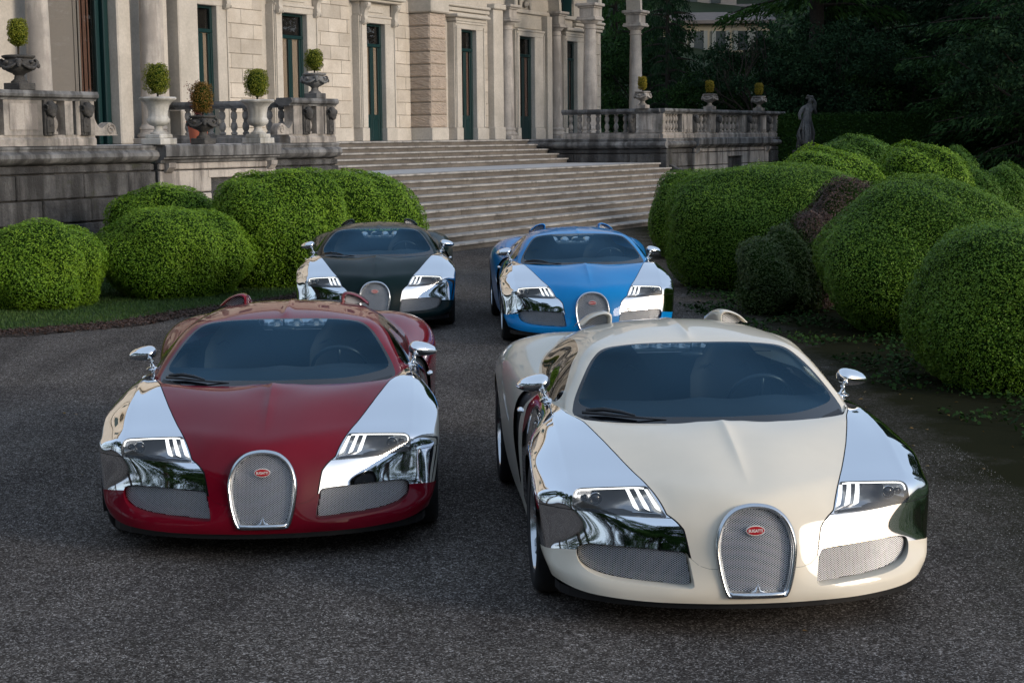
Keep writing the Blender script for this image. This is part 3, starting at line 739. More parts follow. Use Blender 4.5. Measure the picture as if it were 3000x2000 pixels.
    b = MB(); b.ell((0, 1.80, 1.085), (.075, .018, .022), 16, 8); b.tube([(0, 1.80, 1.105), (0, 1.79, 1.15)], .006, 6); K['cabin_mirror'] = b.me('interior_mirror', True)
    # round clock at the centre of the bulkhead
    n = 28; V = []
    for r_, dy in ((.048, 0), (.052, -.006), (.056, 0)):
        for i in range(n): a = 2*math.pi*i/n; V.append((r_*math.cos(a), 2.715+dy, .80+r_*math.sin(a)))
    K['emblem_ring'] = MB().add(V, [(j*n+i, j*n+(i+1) % n, (j+1)*n+(i+1) % n, (j+1)*n+i) for j in range(2) for i in range(n)]).me('emblem_ring')
    # wiper: arm and blade on the glass, from its corner inwards
    b = MB(); pts = catmull([(-.672, 1.215, .868), (-.60, 1.13, .874), (-.50, 1.06, .872), (-.40, 1.01, .868), (-.27, .965, .862)], 4, False)
    b.tube([tuple(p) for p in pts], [.010-.006*i/(len(pts)-1) for i in range(len(pts))], 6)
    pts = [(-.655, 1.205, .880), (-.57, 1.15, .892), (-.49, 1.085, .888), (-.42, 1.03, .876)]
    b.tube(pts, [.010, .012, .010, .005], 6); K['wiper'] = b.me('wiper', 50)
    def hnd(mb): mb.ell((.942, 2.06, .745), (.022, .045, .018), 14, 8); mb.ell((.935, 2.09, .745), (.012, .02, .012), 10, 6)
    l, r = pair(hnd); K['door_handle'] = (l.me('door_handle', True), r.me('door_handle', True))
    return K
def build_car(K, label, loc, rz, colour, body_only=False):
    c = thing('car', label, 'car', (*loc, 0), rz, 'sports cars parked on the gravel forecourt')
    P = M_[colour]
    for k in ('hood', 'front_bumper', 'roof'): link(k, K[k], P, c)
    link('windshield', K['windshield'], M_['screen'], c); link('windshield_band', K['windshield_band'], M_['band'], c)
    tag(link('shut_line', K['shut_line'], M_['gap'], c), kind='stuff'); link('splitter', K['splitter'], M_['plastic'], c); link('underbody', K['underbody'], M_['gap'], c)
    g = link('horseshoe_grille', K['grille_frame'], M_['satin'], c)
    tag(link('grille_mesh', K['grille_mesh'], M_['mesh'], g), kind='stuff'); link('grille_duct', K['grille_duct'], M_['gap'], g)
    b = link('badge', K['badge'], M_['red_enamel'], c, None); link('badge_rim', K['badge_rim'], M_['white_enamel'], b); link('lettering', K['lettering'], M_['white_enamel'], b)
    for s in (0, 1):
        link('front_fender', K['front_fender'][s], M_['panel'], c); link('bumper_wing', K['bumper_wing'][s], M_['panel'], c)
        d = link('door', K['door'][s], M_['panel'], c); link('door_handle', K['door_handle'][s], M_['chrome'], d); link('side_window', K['side_window'][s], M_['sideglass'], d)
        link('sill', K['sill'][s], P, c); link('rear_valance', K['rear_valance'][s], P, c); link('rear_quarter', K['rear_quarter'][s], P, c); link('side_intake', K['side_intake'][s], M_['gapmesh'], c)
        i = link('air_intake', K['intake_surround'][s], P, c); tag(link('intake_mesh', K['intake_mesh'][s], M_['mesh'], i), kind='stuff'); link('intake_duct', K['intake_duct'][s], M_['gap'], i)
        h = link('headlight', K['lamp_housing'][s], M_['bowl'], c)
        link('lamp_cover', K['lamp_cover'][s], M_['lens'], h); link('led_strip', K['led_strip'][s], M_['led'], h)
        for bb in K['light_bars']: link('light_bar', bb[s], M_['ledbar'], h)
        link('lens_ring', K['lens_ring'][s], M_['satin'], h); link('projector_lens', K['projector'][s], M_['band'], h)
        link('lamp_tray', K['lamp_tray'][s], M_['plastic'], h); link('lamp_trim', K['lamp_trim'][s], M_['satin'], h)
        m = link('wing_mirror', K['mirror_shell'][s], M_['chrome'], c); link('mirror_arm', K['mirror_arm'][s], M_['chrome'], m)
        q = link('roof_scoop', K['scoop_hood'][s], P, c); tag(link('scoop_mesh', K['scoop_mesh'][s], M_['mesh'], q), kind='stuff'); link('scoop_back', K['scoop_back'][s], M_['gap'], q)
        t = link('seat', K['seat'][s], M_['leather'], c); link('seat_belt_guide', K['seat_buckle'][s], M_['satin'], t)
        for nm, y, z, x in (('wf', .945, .338, .828), ('wr', 3.65, .355, .818)):
            e = bpy.data.objects.new('wheel', None); COL.objects.link(e); e.parent = c; e.location = ((x, y, z) if s else (-x, y, z)); e.empty_display_size = .1
            if not s: e.rotation_euler = (0, 0, math.pi)
            link('tyre', K[nm][0], M_['tyre'], e); link('rim', K[nm][1], M_['satin'], e); link('brake_disc', K[nm][2], M_['plastic'], e)
    link('dashboard', K['dashboard'], M_['dash'], c); link('cabin_tub', K['cabin_tub'], M_['leather'], c)
    sw = link('steering_wheel', K['steering_wheel'], M_['plastic'], c); link('wheel_switch', K['wheel_emblem'], M_['satin'], sw)
    link('engine_cover', K['engine_cover'], M_['engine'], c); link('interior_mirror', K['cabin_mirror'], M_['plastic'], c)
    link('emblem_ring', K['emblem_ring'], M_['satin'], c); link('wiper', K['wiper'], M_['plastic'], c)
    return c
car_materials()
M_['gapmesh'] = M_['plastic']
KIT = car_kit()
CARS = [('dark red car with polished silver fenders, front left of the group', (-1.36827, 8.72898), 3.3787, 'red'),
        ('cream car with polished silver fenders, nearest of the four', (1.11462, 7.30113), 3.5806, 'cream'),
        ('bright blue car with polished silver fenders, behind the cream car', (.88663, 17.77173), 2.6319, 'blue'),
        ('greenish black car with polished silver fenders, behind the red car', (-1.62736, 19.3893), 3.1305, 'black')]
for lb, lo, a, colr in CARS: build_car(KIT, lb, lo, math.radians(a), colr)
# ================================================================= SITE
# house frame: s runs along the facade, q into the house, z up; everything below is laid out in it
RZ = math.pi/2-math.radians(28.05)
_c, _s = math.cos(RZ), math.sin(RZ)
def HW(s, q, z=0): return (s*_c-q*_s, s*_s+q*_c, z)
def hthing(name, label, cat, s, q, z, group=None): return thing(name, label, cat, HW(s, q, z), RZ, group)
TZ = 2.235        # terrace floor
# ---- materials
def stone(name, a, b, rough=.85, streak=0, sc=3.0, bmp=.35, moss=0, rnd=.25, dark=(.035, .034, .034), dist=.02):
    m, t, p = nodes(name); p.inputs['Roughness'].default_value = rough; p.inputs['Specular IOR Level'].default_value = .25
    g = t.nodes.new('ShaderNodeNewGeometry'); pos = g.outputs['Position']
    n1 = nz(t, sc, 6, .65, pos); r1 = ramp(t, n1.outputs[0], [(.32, 0.), (.68, 1.)])
    c = mix(t, a, b, r1.outputs[0])
    n2 = nz(t, sc*14, 5, .7, pos); r2 = ramp(t, n2.outputs[0], [(.3, .86), (.7, 1.07)]); c = mix(t, c, r2.outputs[0], 1., 'MULTIPLY')
    oi = t.nodes.new('ShaderNodeObjectInfo'); r3 = ramp(t, oi.outputs['Random'], [(0, 1-rnd), (1, 1+rnd*.6)]); c = mix(t, c, r3.outputs[0], 1., 'MULTIPLY')
    if streak:
        mp = t.nodes.new('ShaderNodeMapping'); mp.inputs['Scale'].default_value = (2.2, 2.2, .35); t.links.new(pos, mp.inputs[0])
        n3 = nz(t, 1.3, 5, .6, mp.outputs[0]); r4 = ramp(t, n3.outputs[0], [(.50-.12*streak, 0.), (.62-.06*streak, 1.)])
        mu = t.nodes.new('ShaderNodeMath'); mu.operation = 'MULTIPLY'; t.links.new(r4.outputs[0], mu.inputs[0]); mu.inputs[1].default_value = .55+.4*streak
        c = mix(t, c, dark, mu.outputs[0])
    if moss:
        n5 = nz(t, 2.1, 6, .7, pos); r5 = ramp(t, n5.outputs[0], [(.62-.1*moss, 0.), (.74, .8)]); c = mix(t, c, (.05, .06, .018), r5.outputs[0])
    t.links.new(c, p.inputs['Base Color'])
    n4 = nz(t, sc*9, 8, .75, pos); bump(t, p, n4.outputs[0], bmp, dist)
    return m
S_ = dict(
    ashlar=stone('beige_ashlar', (.60, .545, .47), (.48, .425, .355), sc=1.8, bmp=.25, rnd=.16),
    trim=stone('pale_dressed_stone', (.58, .535, .47), (.44, .405, .35), sc=1.2, bmp=.12, rnd=.05),
    column=stone('column_stone', (.54, .49, .44), (.34, .315, .285), sc=2.2, bmp=.12, streak=.25, rnd=.05, dark=(.22, .20, .18)),
    rough=stone('rock_faced_stone', (.50, .41, .33), (.40, .33, .27), sc=5, bmp=1.0, rnd=.12),
    grey=stone('weathered_grey_stone', (.17, .168, .165), (.055, .056, .06), sc=1.5, streak=.7, bmp=1.0, moss=.25, rnd=.30, dist=.06),
    torus=stone('dark_moulding_stone', (.27, .27, .27), (.10, .102, .105), sc=1.6, streak=.6, bmp=.5, rnd=.15),
    pale=stone('washed_pale_stone', (.60, .55, .50), (.42, .385, .35), sc=2.0, streak=.5, bmp=.6, rnd=.15, dark=(.10, .09, .085)),
    balu=stone('baluster_stone', (.46, .42, .38), (.22, .205, .19), sc=4.0, streak=.3, bmp=.5, moss=.1, rnd=.12, dark=(.07, .068, .065)),
    carved=stone('black_crusted_stone', (.12, .115, .11), (.05, .05, .05), sc=6.0, bmp=.9, rnd=.15),
    marble=stone('white_marble', (.62, .61, .58), (.44, .43, .40), sc=5.0, streak=.25, bmp=.2, rnd=.05, dark=(.20, .19, .16)),
    step=stone('step_stone_skylit_tone', (.41, .395, .37), (.27, .258, .242), sc=2.6, streak=.02, bmp=.4, rnd=.08, dark=(.10, .09, .08)),
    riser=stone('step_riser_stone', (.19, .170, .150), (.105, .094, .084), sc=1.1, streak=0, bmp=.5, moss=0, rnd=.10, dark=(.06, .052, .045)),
    floor=stone('terrace_paving', (.50, .50, .50), (.40, .40, .41), sc=2.0, bmp=.2, rnd=.1))
S_['green'] = simple('green_door_paint', (.004, .026, .026), .35); S_['terra'] = simple('terracotta', (.36, .10, .055), .8)
S_['curtain'] = simple('curtain_cloth', (.46, .38, .29), .9); S_['curtain2'] = simple('brown_curtain', (.20, .115, .085), .9); S_['room'] = simple('dark_room', (.012, .011, .010), .9)
S_['blind'] = simple('grey_blind', (.36, .345, .32), .8); S_['iron'] = simple('rusty_iron', (.05, .03, .022), .8)
def pane(name, tint, ior):
    m, t, p = nodes(name); o = t.nodes['Material Output']; t.nodes.remove(p)
    tr = t.nodes.new('ShaderNodeBsdfTransparent'); tr.inputs[0].default_value = (*tint, 1); gl = t.nodes.new('ShaderNodeBsdfGlossy'); gl.inputs['Roughness'].default_value = .01
    fr = t.nodes.new('ShaderNodeFresnel')
    gb = t.nodes.new('ShaderNodeNewGeometry'); m1 = t.nodes.new('ShaderNodeMath'); m1.operation = 'MULTIPLY_ADD'; t.links.new(gb.outputs['Backfacing'], m1.inputs[0]); m1.inputs[1].default_value = -2; m1.inputs[2].default_value = 1
    m2 = t.nodes.new('ShaderNodeMath'); m2.operation = 'POWER'; m2.inputs[0].default_value = ior; t.links.new(m1.outputs[0], m2.inputs[1]); t.links.new(m2.outputs[0], fr.inputs['IOR'])
    mx = t.nodes.new('ShaderNodeMixShader')
    t.links.new(fr.outputs[0], mx.inputs[0]); t.links.new(tr.outputs[0], mx.inputs[1]); t.links.new(gl.outputs[0], mx.inputs[2]); t.links.new(mx.outputs[0], o.inputs['Surface']); return m
S_['pane'] = pane('window_pane', (.86, .85, .84), 1.45)
# ---- villa
villa = hthing('villa', 'beige stone villa with tall green glazed doors behind the steps', 'villa', 40, 27, TZ)
VO = (40, 27, TZ)
_box = {}
def part(name, s0, s1, q0, q1, z0, z1, mat, parent=None, bev=0, org=VO):
    """box part given in the house frame; alike sizes share a mesh"""
    k = (round(s1-s0, 4), round(q1-q0, 4), round(z1-z0, 4), bev)
    if k not in _box: _box[k] = MB().box((0, 0, 0), (s1-s0, q1-q0, z1-z0), bev).me(name)
    me = _box[k]; parent = parent or villa
    o = bpy.data.objects.new(name, me); COL.objects.link(o); o.parent = parent
    if not me.materials: me.materials.append(mat)
    if me.materials[0] != mat: o.material_slots[0].link = 'OBJECT'; o.material_slots[0].material = mat
    off = Vector((0, 0, 0))
    if parent.parent is not None: off = Vector(parent['o'])
    o.location = Vector((s0-org[0], q0-org[1], z0-org[2]))-off
    return o
def pmesh(name, mb, mat, parent=None, s=0, q=0, z=0, org=VO, smooth=False):
    me = mb if isinstance(mb, bpy.types.Mesh) else mb.me(name, smooth)
    o = link(name, me, mat, parent or villa)
    off = Vector((0, 0, 0)) if (parent or villa).parent is None else Vector(parent['o'])
    o.location = Vector((s-org[0], q-org[1], z-org[2]))-off; return o
QF, QR, QB = 27.6, 27.1, 24.3
COURSE = [TZ, 2.635]+[2.635+.398*k for k in range(1, 11)]
def ashlar(s0, s1, q, mat, z_from=2.635, z_to=6.6, w=.96, proud=.035, side=False, seed=0):
    r = random.Random(seed)
    for k in range(1, len(COURSE)-1):
        z0, z1 = COURSE[k], COURSE[k+1]
        if z1 > z_to+.05: break
        x = s0-(w*.5 if k % 2 else 0)-r.uniform(0, .12)
        while x < s1-.02:
            a, b = max(x, s0), min(x+w+r.uniform(-.05, .05), s1)
            if b-a > .10:
                p_ = proud+r.uniform(-.006, .006)
                part('stone_block', round(a+.006, 2), round(b-.006, 2), q-round(p_, 3), q+.02, z0+.008, z1-.008, mat, bev=.010)
            x = b if b < s1 else s1+1
# backing walls
part('wall', 33.3, 46.0, QF, QF+.5, TZ, 6.9, S_['trim']); part('wall', 46.0, 58.4, QR, QR+.5, TZ, 7.2, S_['trim'])
part('wall', 10, 30.2, QB+.75, QB+1.2, TZ, 8.5, S_['trim']); part('wall', 29.9, 30.35, QB+.1, QF+.02, TZ, 8.5, S_['trim'])
def upper(s0, s1, q, z0, z1, n):
    part('upper_wall', s0, s1, q+.1, q+1.0, z0, z1, S_['ashlar']); part('cornice', s0-.1, s1+.1, q-.25, q+.6, z0-.02, z0+.32, S_['trim'], bev=.05)
    part('cornice', s0-.3, s1+.3, q-.7, q+.9, z1, z1+.5, S_['trim'], bev=.08)
    for i in range(n):
        c = s0+(i+.5)*(s1-s0)/n
        f = part('upper_window', c-.62, c+.62, q-.02, q+.12, z0+1.1, z0+3.3, S_['trim']); f['o'] = [c-.62-VO[0], q-.02-VO[1], z0+1.1-VO[2]]
        part('shutter', c-.48, c+.48, q-.05, q, z0+1.22, z0+3.2, S_['green'], f)
upper(33.3, 46.2, QF, 7.35, 12.5, 4); upper(46.2, 58.4, QR, 7.6, 12.5, 3); upper(8, 30.3, QB+.6, 8.4, 12.5, 5)
part('wall', 8, 10, QB+.75, QB+1.2, TZ, 8.5, S_['ashlar'])
# frieze band over the ground floor
part('string_course', 33.3, 46.2, QF-.16, QF+.1, 6.90, 7.10, S_['trim'], bev=.03); part('string_course', 33.3, 46.2, QF-.30, QF+.1, 7.10, 7.35, S_['trim'], bev=.04)
for a, b in ((46.2, 49.2), (55.9, 58.4)):
    part('string_course', a, b, QR-.10, QR+.1, 6.28, 6.38, S_['trim'], bev=.02); part('string_course', a, b, QR-.16, QR+.1, 6.40, 6.52, S_['trim'], bev=.02); part('string_course', a, b, QR-.22, QR+.1, 6.54, 6.64, S_['trim'], bev=.03)
    part('frieze', a, b, QR-.06, QR+.1, 6.66, 7.58, S_['trim'], bev=.01)
# base course
for a, b in ((35.45, 37.30), (39.70, 41.65), (43.90, 45.0)): part('plinth_block', a, b, QF-.07, QF+.05, TZ, 2.62, S_['trim'], bev=.012)
for a, b in ((48.7, 49.25), (56.8, 58.3)): part('plinth_block', a, b, QR-.07, QR+.05, TZ, 2.62, S_['trim'], bev=.012)
ashlar(35.45, 37.30, QF, S_['ashlar'], seed=3); ashlar(39.70, 41.65, QF, S_['ashlar'], seed=4); ashlar(43.92, 45.05, QF, S_['ashlar'], seed=5)
ashlar(48.66, 49.27, QR, S_['ashlar'], z_to=6.25, w=1.4, seed=6); ashlar(56.75, 58.3, QR, S_['ashlar'], z_to=6.25, seed=7); ashlar(46.02, 46.5, QR, S_['ashlar'], z_to=6.25, w=.9, seed=8)
# rusticated pillar
part('pillar_core', 45.10, 45.98, 26.86, 27.59, 2.6, 6.45, S_['trim'])
part('pillar_base', 45.02, 46.06, 26.76, 27.62, TZ, 2.635, S_['trim'], bev=.02)
for k in range(1, 10):
    z0, z1 = COURSE[k], COURSE[k+1]
    bm = bmesh.new(); bmesh.ops.create_cube(bm, size=1); bmesh.ops.subdivide_edges(bm, edges=bm.edges[:], cuts=9, use_grid_fill=True)
    r = random.Random(k)
    for v in bm.verts:
        e = max(abs(v.co.x), abs(v.co.z)) if abs(v.co.y) > .49 else max(abs(v.co.y), abs(v.co.z))
        nn = r.uniform(-1, 1)
        inner = 1 if e < .42 else 0
        v.co = Vector((v.co.x*(.96), v.co.y*.80, v.co.z*(z1-z0-.03)))+Vector((v.co.x, v.co.y, 0)).normalized()*inner*(.035+nn*.012)
    me = bpy.data.meshes.new('rock_faced_block'); bm.to_mesh(me); bm.free()
    pmesh('rock_faced_block', me, S_['rough'], s=45.54, q=27.22, z=(z0+z1)/2)
part('pillar_cap', 44.98, 46.10, 26.70, 27.64, 6.24, 6.86, S_['trim'], bev=.04); part('pillar_cap', 44.9, 46.18, 26.6, 27.66, 6.86, 7.35, S_['trim'], bev=.05)
# doors
def door(s0, s1, q, ztop, surround=.34, console=False, leaf=.5, trans=.60, right_s=.50, depth=.30, cap=False):
    # reveal
    d = bpy.data.objects.new('glazed_door', None); COL.objects.link(d); d.parent = villa; d.location = (s0-VO[0], q-VO[1], 0); d['o'] = [s0-VO[0], q-VO[1], 0]; d.empty_display_size = .2
    P = lambda *a, **k: part(*a, parent=d, **k)
    P('dark_room', s0, s1, q-.02+.0, q+.004, TZ, ztop, S_['room'])
    zt = ztop-trans; qi = q-.10; w = s1-s0
    P('transom_bar', s0, s1, qi-.05, qi+.05, zt-.10, zt, S_['green'], bev=.012)
    P('top_rail', s0, s1, qi-.03, qi+.04, ztop-.07, ztop, S_['green'])
    for a, b in ((s0, s0+.085), (s1-.085, s1)): P('door_frame', a, b, qi-.04, qi+.05, TZ, ztop, S_['green'], bev=.01)
    m = (s0+s1)/2
    for a, b in ((s0+.09, m-.004), (m+.004, s1-.09)):
        for x0, x1 in ((a, a+.09), (b-.09, b)): P('stile', x0, x1, qi-.02, qi+.03, TZ+.02, zt-.11, S_['green'], bev=.008)
        P('bottom_panel', a+.09, b-.09, qi-.005, qi+.025, TZ+.02, TZ+.78, S_['green']); P('kick_rail', a+.09, b-.09, qi-.02, qi+.02, TZ+.66, TZ+.80, S_['green'], bev=.006)
        P('pane', a+.09, b-.09, qi+.004, qi+.010, TZ+.80, zt-.12, S_['pane'])
        mb = MB(); n = 14; x0, x1 = a+.06, b-.06
        V = [(x0+(x1-x0)*i/n, .045+.014*math.sin(i*2.1), z) for i in range(n+1) for z in (TZ+.75-VO[2], zt-.1-VO[2])]
        mb.add(V, [(2*i, 2*i+2, 2*i+3, 2*i+1) for i in range(n)])
        o = link('curtain', mb.me('curtain', True), S_['curtain'] if s0 < 46 else S_['curtain2'], d); o.location = (-s0, -.105, 0)
    if s0 > 46: P('curtain_edge', m-.05, m+.04, qi+.014, qi+.022, TZ+.8, zt-.12, S_['curtain'])
    P('transom_pane', s0+.085, s1-.085, qi+.004, qi+.010, zt, ztop-.07, S_['pane'])
    # stone surround: jambs proud of the wall, opening reveal, lintel
    f = bpy.data.objects.new('door_surround', None); COL.objects.link(f); f.parent = villa; f.location = (s0-VO[0], q-VO[1], 0); f['o'] = [s0-VO[0], q-VO[1], 0]; f.empty_display_size = .2
    G = lambda *a, **k: part(*a, parent=f, **k)
    T = S_['trim']; e = depth
    for a, b in ((s0-surround, s0), (s1, s1+right_s)):
        G('jamb', a, b, q-e, q+.05, TZ+.40, ztop, T, bev=.015); G('jamb_foot', a-.02, b+.02, q-e-.03, q+.05, TZ, TZ+.40, T, bev=.015)
        G('jamb_fillet', a-.035 if a < s0 else b, a if a < s0 else b+.035, q-e+.05, q+.05, TZ+.40, ztop+.2, T)
        G('jamb_bead', a+.02 if a < s0 else b-.07, a+.07 if a < s0 else b-.02, q-e-.035, q-e, TZ+.42, ztop+.1, T, bev=.01)
    G('lintel', s0-surround, s1+right_s, q-e, q+.05, ztop, ztop+.22, T, bev=.015); G('lintel_moulding', s0-surround, s1+right_s, q-e-.035, q+.02, ztop+.17, ztop+.24, T, bev=.01)
    if console:
        G('frieze', s0-surround, s1+right_s, q-e+.04, q+.05, ztop+.24, ztop+.62, T, bev=.01)
        G('frieze_panel', s0+.1, s1-.1, q-e+.01, q-e+.05, ztop+.32, ztop+.54, T, bev=.012)
        G('cornice', s0-surround-.22, s1+right_s+.22, q-e-.30, q+.05, ztop+.70, ztop+.80, T, bev=.02); G('cornice', s0-surround-.14, s1+right_s+.14, q-e-.20, q+.05, ztop+.62, ztop+.70, T, bev=.02)
        for a in (s0-surround+.02, s1+right_s-.20):
            prof = catmull([(0, .62), (-.24, .60), (-.25, .48), (-.17, .38), (-.13, .22), (-.15, .10), (-.10, -.02), (0, -.06)], 5, False)
            mb = MB().prism([tuple(p) for p in prof]+[(0.02, .3)], 0, .17, 0)
            for y_, z_, r_ in ((-.17, .52, .07), (-.10, .03, .055)): mb.lathe([(r_, -.02), (r_, 0), (r_*.5, .01), (r_*.5, .18), (r_, .19), (r_, .21)], 14); 
            # rotate scroll discs into place
            nv = 6*14
            for kk, (y_, z_) in enumerate(((-.17, .52), (-.10, .03))):
                b0 = len(mb.V)-(2-kk)*nv
                for i in range(b0, b0+nv): x, y, z = mb.V[i]; mb.V[i] = (z-.0, y+y_, x+z_)
            o = link('console_bracket', mb.me('console_bracket', 40), T, f); o.location = (a-s0, -e, ztop-VO[2]-.02)
    if cap:
        G('hood_mould', s0-surround-.06, s1+right_s+.06, q-e-.06, q+.05, ztop+.24, ztop+.36, T, bev=.02); G('hood_mould', s0-surround-.16, s1+right_s+.16, q-e-.18, q+.05, ztop+.36, ztop+.47, T, bev=.03)
door(34.0, 34.95, QF, 5.80, console=True, right_s=.45)
door(37.85, 39.05, QF, 5.82, console=True, right_s=.50)
door(42.15, 43.18, QF, 5.77, console=True, right_s=.55)
door(47.02, 48.02, QR, 5.82, surround=.38, right_s=.52, cap=True)
door(51.10, 52.25, QR, 5.80, surround=.20, right_s=.72); door(54.85, 55.72, QR, 5.80, surround=.15, right_s=.78, cap=True)
# columns
def column(name_parent, s, q, r0=.245, zb=TZ, pier_top=7.6, mat=None):
    mat = mat or S_['column']
    c = bpy.data.objects.new('column', None); COL.objects.link(c); c.parent = villa; c.location = (s-VO[0], q-VO[1], 0); c.empty_display_size = .2
    z0 = zb-VO[2]
    b = MB().box((-.36, -.36, z0), (.36, .36, z0+.13), .015); link('plinth', b.me('plinth'), mat, c)
    b = MB().lathe([(.34, z0+.13), (.36, z0+.17), (.34, z0+.23), (.30, z0+.25), (.285, z0+.30), (.31, z0+.33), (.30, z0+.37), (r0+.03, z0+.39), (r0+.01, z0+.43)], 32); link('base', b.me('base', 40), mat, c)
    h = 5.95-TZ; b = MB().lathe([(r0, z0+.42)]+[(r0-.045*(i/8)**1.8, z0+.45+(h-.45)*i/8) for i in range(9)], 32); link('shaft', b.me('shaft', 40), mat, c)
    z = z0+h; r = r0-.045
    b = MB().lathe([(r, z), (r+.03, z+.01), (r+.03, z+.04), (r, z+.05), (r, z+.16), (r+.04, z+.18), (r+.11, z+.26), (r+.12, z+.28)], 32); link('capital', b.me('capital', 40), mat, c)
    b = MB().box((-.37, -.37, z+.28), (.37, .37, z+.36), .02).box((-.34, -.34, z+.36), (.34, .34, z+.41), .01); link('abacus', b.me('abacus'), mat, c)
    b = MB().box((-.27, -.27, z+.41), (.27, .27, z+.70), .01); link('entablature_block', b.me('entablature_block'), mat, c)
    b = MB().box((-.32, -.32, z+.70), (.32, .32, z+.76), .012).box((-.39, -.39, z+.76), (.39, .39, z+.86), .02); link('impost', b.me('impost'), mat, c)
    return c
for s, q in ((50.40, 26.95), (54.18, 26.95), (51.5, 24.3), (55.38, 24.3)): column(villa, s, q)
part('pilaster', 49.30, 49.98, 26.85, QR+.02, TZ, 6.6, S_['trim'], bev=.015); part('pilaster_foot', 49.26, 50.02, 26.80, QR+.02, TZ, 2.66, S_['trim'], bev=.02)
part('pilaster_cap', 49.22, 50.06, 26.75, QR+.02, 6.6, 6.78, S_['trim'], bev=.03)
part('pilaster', 53.35, 53.72, 26.85, QR+.02, TZ, 6.6, S_['trim'], bev=.015)
def arch(s0, s1, q0, q1, zs, ztop, name='arch'):
    c = (s0+s1)/2; r = (s1-s0)/2; n = 24; V = []; 
    for q in (q0, q1):
        for i in range(n+1):
            a = math.pi*i/n; V.append((c+r*math.cos(a), q, zs+r*math.sin(a)))
        for i in range(n+1):
            V.append((s1+.27-(s1-s0+.54)*i/n, q, ztop))
    m = n+1; F = []
    for i in range(n):
        F += [(i, i+1, m+i+1, m+i), (2*m+i, 3*m+i, 3*m+i+1, 2*m+i+1), (i, 2*m+i, 2*m+i+1, i+1)]
    b = MB().add(V, F); b.V = [(x-VO[0], y-VO[1], z-VO[2]) for x, y, z in b.V]
    link(name, b.me(name, 40), S_['trim'], villa)
    # archivolt rib
    V = []; F = []
    for i in range(n+1):
        a = math.pi*i/n
        for rr, dq in ((r, -.0), (r, -.05), (r+.12, -.07), (r+.16, -.02), (r+.16, 0)): V.append((c+rr*math.cos(a)-VO[0], q0+dq-VO[1], zs+rr*math.sin(a)-VO[2]))
    for i in range(n):
        for j in range(4): F.append((i*5+j, (i+1)*5+j, (i+1)*5+j+1, i*5+j+1))
    link('archivolt', MB().add(V, F).me('archivolt', 40), S_['trim'], villa)
arch(50.66, 53.92, 26.70, 27.20, 6.81, 9.2); arch(51.78, 55.12, 24.05, 24.55, 6.81, 9.2)
part('lunette_sill', 50.7, 53.9, QR-.10, QR+.02, 6.62, 6.76, S_['trim'], bev=.02); part('lunette_panel', 51.2, 53.3, QR-.04, QR+.02, 6.1, 6.5, S_['trim'], bev=.02)
b = MB()
for i in range(9):
    a = math.pi*(i+.5)/9; b.ell((.0+.38*math.cos(a), -.05, .38*math.sin(a)), (.10, .05, .22), 8, 6)
b.ell((0, -.08, .05), (.16, .08, .12), 10, 6); pmesh('shell_ornament', b.me('shell_ornament', True), S_['trim'], s=52.0, q=QR-.02, z=6.9)
part('portico_ceiling', 49.2, 55.7, 24.0, 27.2, 9.2, 9.5, S_['trim']); part('portico_ceiling', 49.2, 55.8, 23.9, 24.7, 9.2, 12.9, S_['ashlar'])
part('shutter', 55.0, 55.75, QR-.05, QR+.02, 6.75, 8.1, S_['green']); part('shutter_frame', 54.85, 55.9, QR-.12, QR+.02, 6.62, 6.74, S_['trim'])
# left bay: attached columns, big window with blind
column(villa, 24.95, 23.98); column(villa, 28.35, 23.98)
part('bay_pier', 27.62, 28.05, QB-.05, QB+.8, TZ, 8.4, S_['trim'], bev=.03); part('bay_pier', 28.0, 29.45, QB+.10, QB+.8, TZ, 8.4, S_['trim'], bev=.02)
part('bay_panel', 28.95, 29.30, QB+.06, QB+.11, 3.2, 6.9, S_['trim'], bev=.02); part('bay_panel_recess', 29.02, 29.24, QB+.045, QB+.06, 3.3, 6.8, S_['column'])
part('corner_pilaster', 29.62, 30.32, QB-.08, QB+.8, TZ, 8.4, S_['trim'], bev=.025); part('corner_pilaster_foot', 29.56, 30.38, QB-.13, QB+.8, TZ, 3.0, S_['trim'], bev=.03)
part('bay_pier', 24.2, 25.25, QB+.10, QB+.8, TZ, 8.4, S_['trim'], bev=.02); part('bay_pier', 23.2, 24.18, QB+.3, QB+.8, TZ, 8.4, S_['trim'], bev=.02)
part('corner_pilaster', 23.0, 23.9, QB-.08, QB+.8, TZ, 8.4, S_['trim'], bev=.025)
w_ = bpy.data.objects.new('bay_window', None); COL.objects.link(w_); w_.parent = villa; w_.location = (25.25-VO[0], QB+.35-VO[1], 0); w_['o'] = [25.25-VO[0], QB+.35-VO[1], 0]; w_.empty_display_size = .2
W = lambda *a, **k: part(*a, parent=w_, **k)
W('window_pane', 25.25, 27.30, QB+.34, QB+.35, TZ+.1, 8.3, S_['pane']); W('roller_blind', 25.30, 26.75, QB+.42, QB+.43, TZ+.1, 8.3, S_['blind'])
for i in range(7): W('curtain', 26.78+i*.07, 26.83+i*.07, QB+.42+.02*(i % 2), QB+.45+.02*(i % 2), TZ+.1, 8.3, S_['curtain2'] if i > 2 else S_['blind'], bev=.01)
W('window_frame', 27.30, 27.42, QB+.28, QB+.42, TZ, 8.3, S_['green'], bev=.015); W('window_frame', 27.44, 27.60, QB+.18, QB+.42, TZ, 8.3, S_['green'], bev=.02); W('window_frame', 25.22, 25.30, QB+.28, QB+.42, TZ, 8.3, S_['trim'])
W('dark_room', 25.2, 27.6, QB+.60, QB+.74, TZ, 8.3, S_['room'])
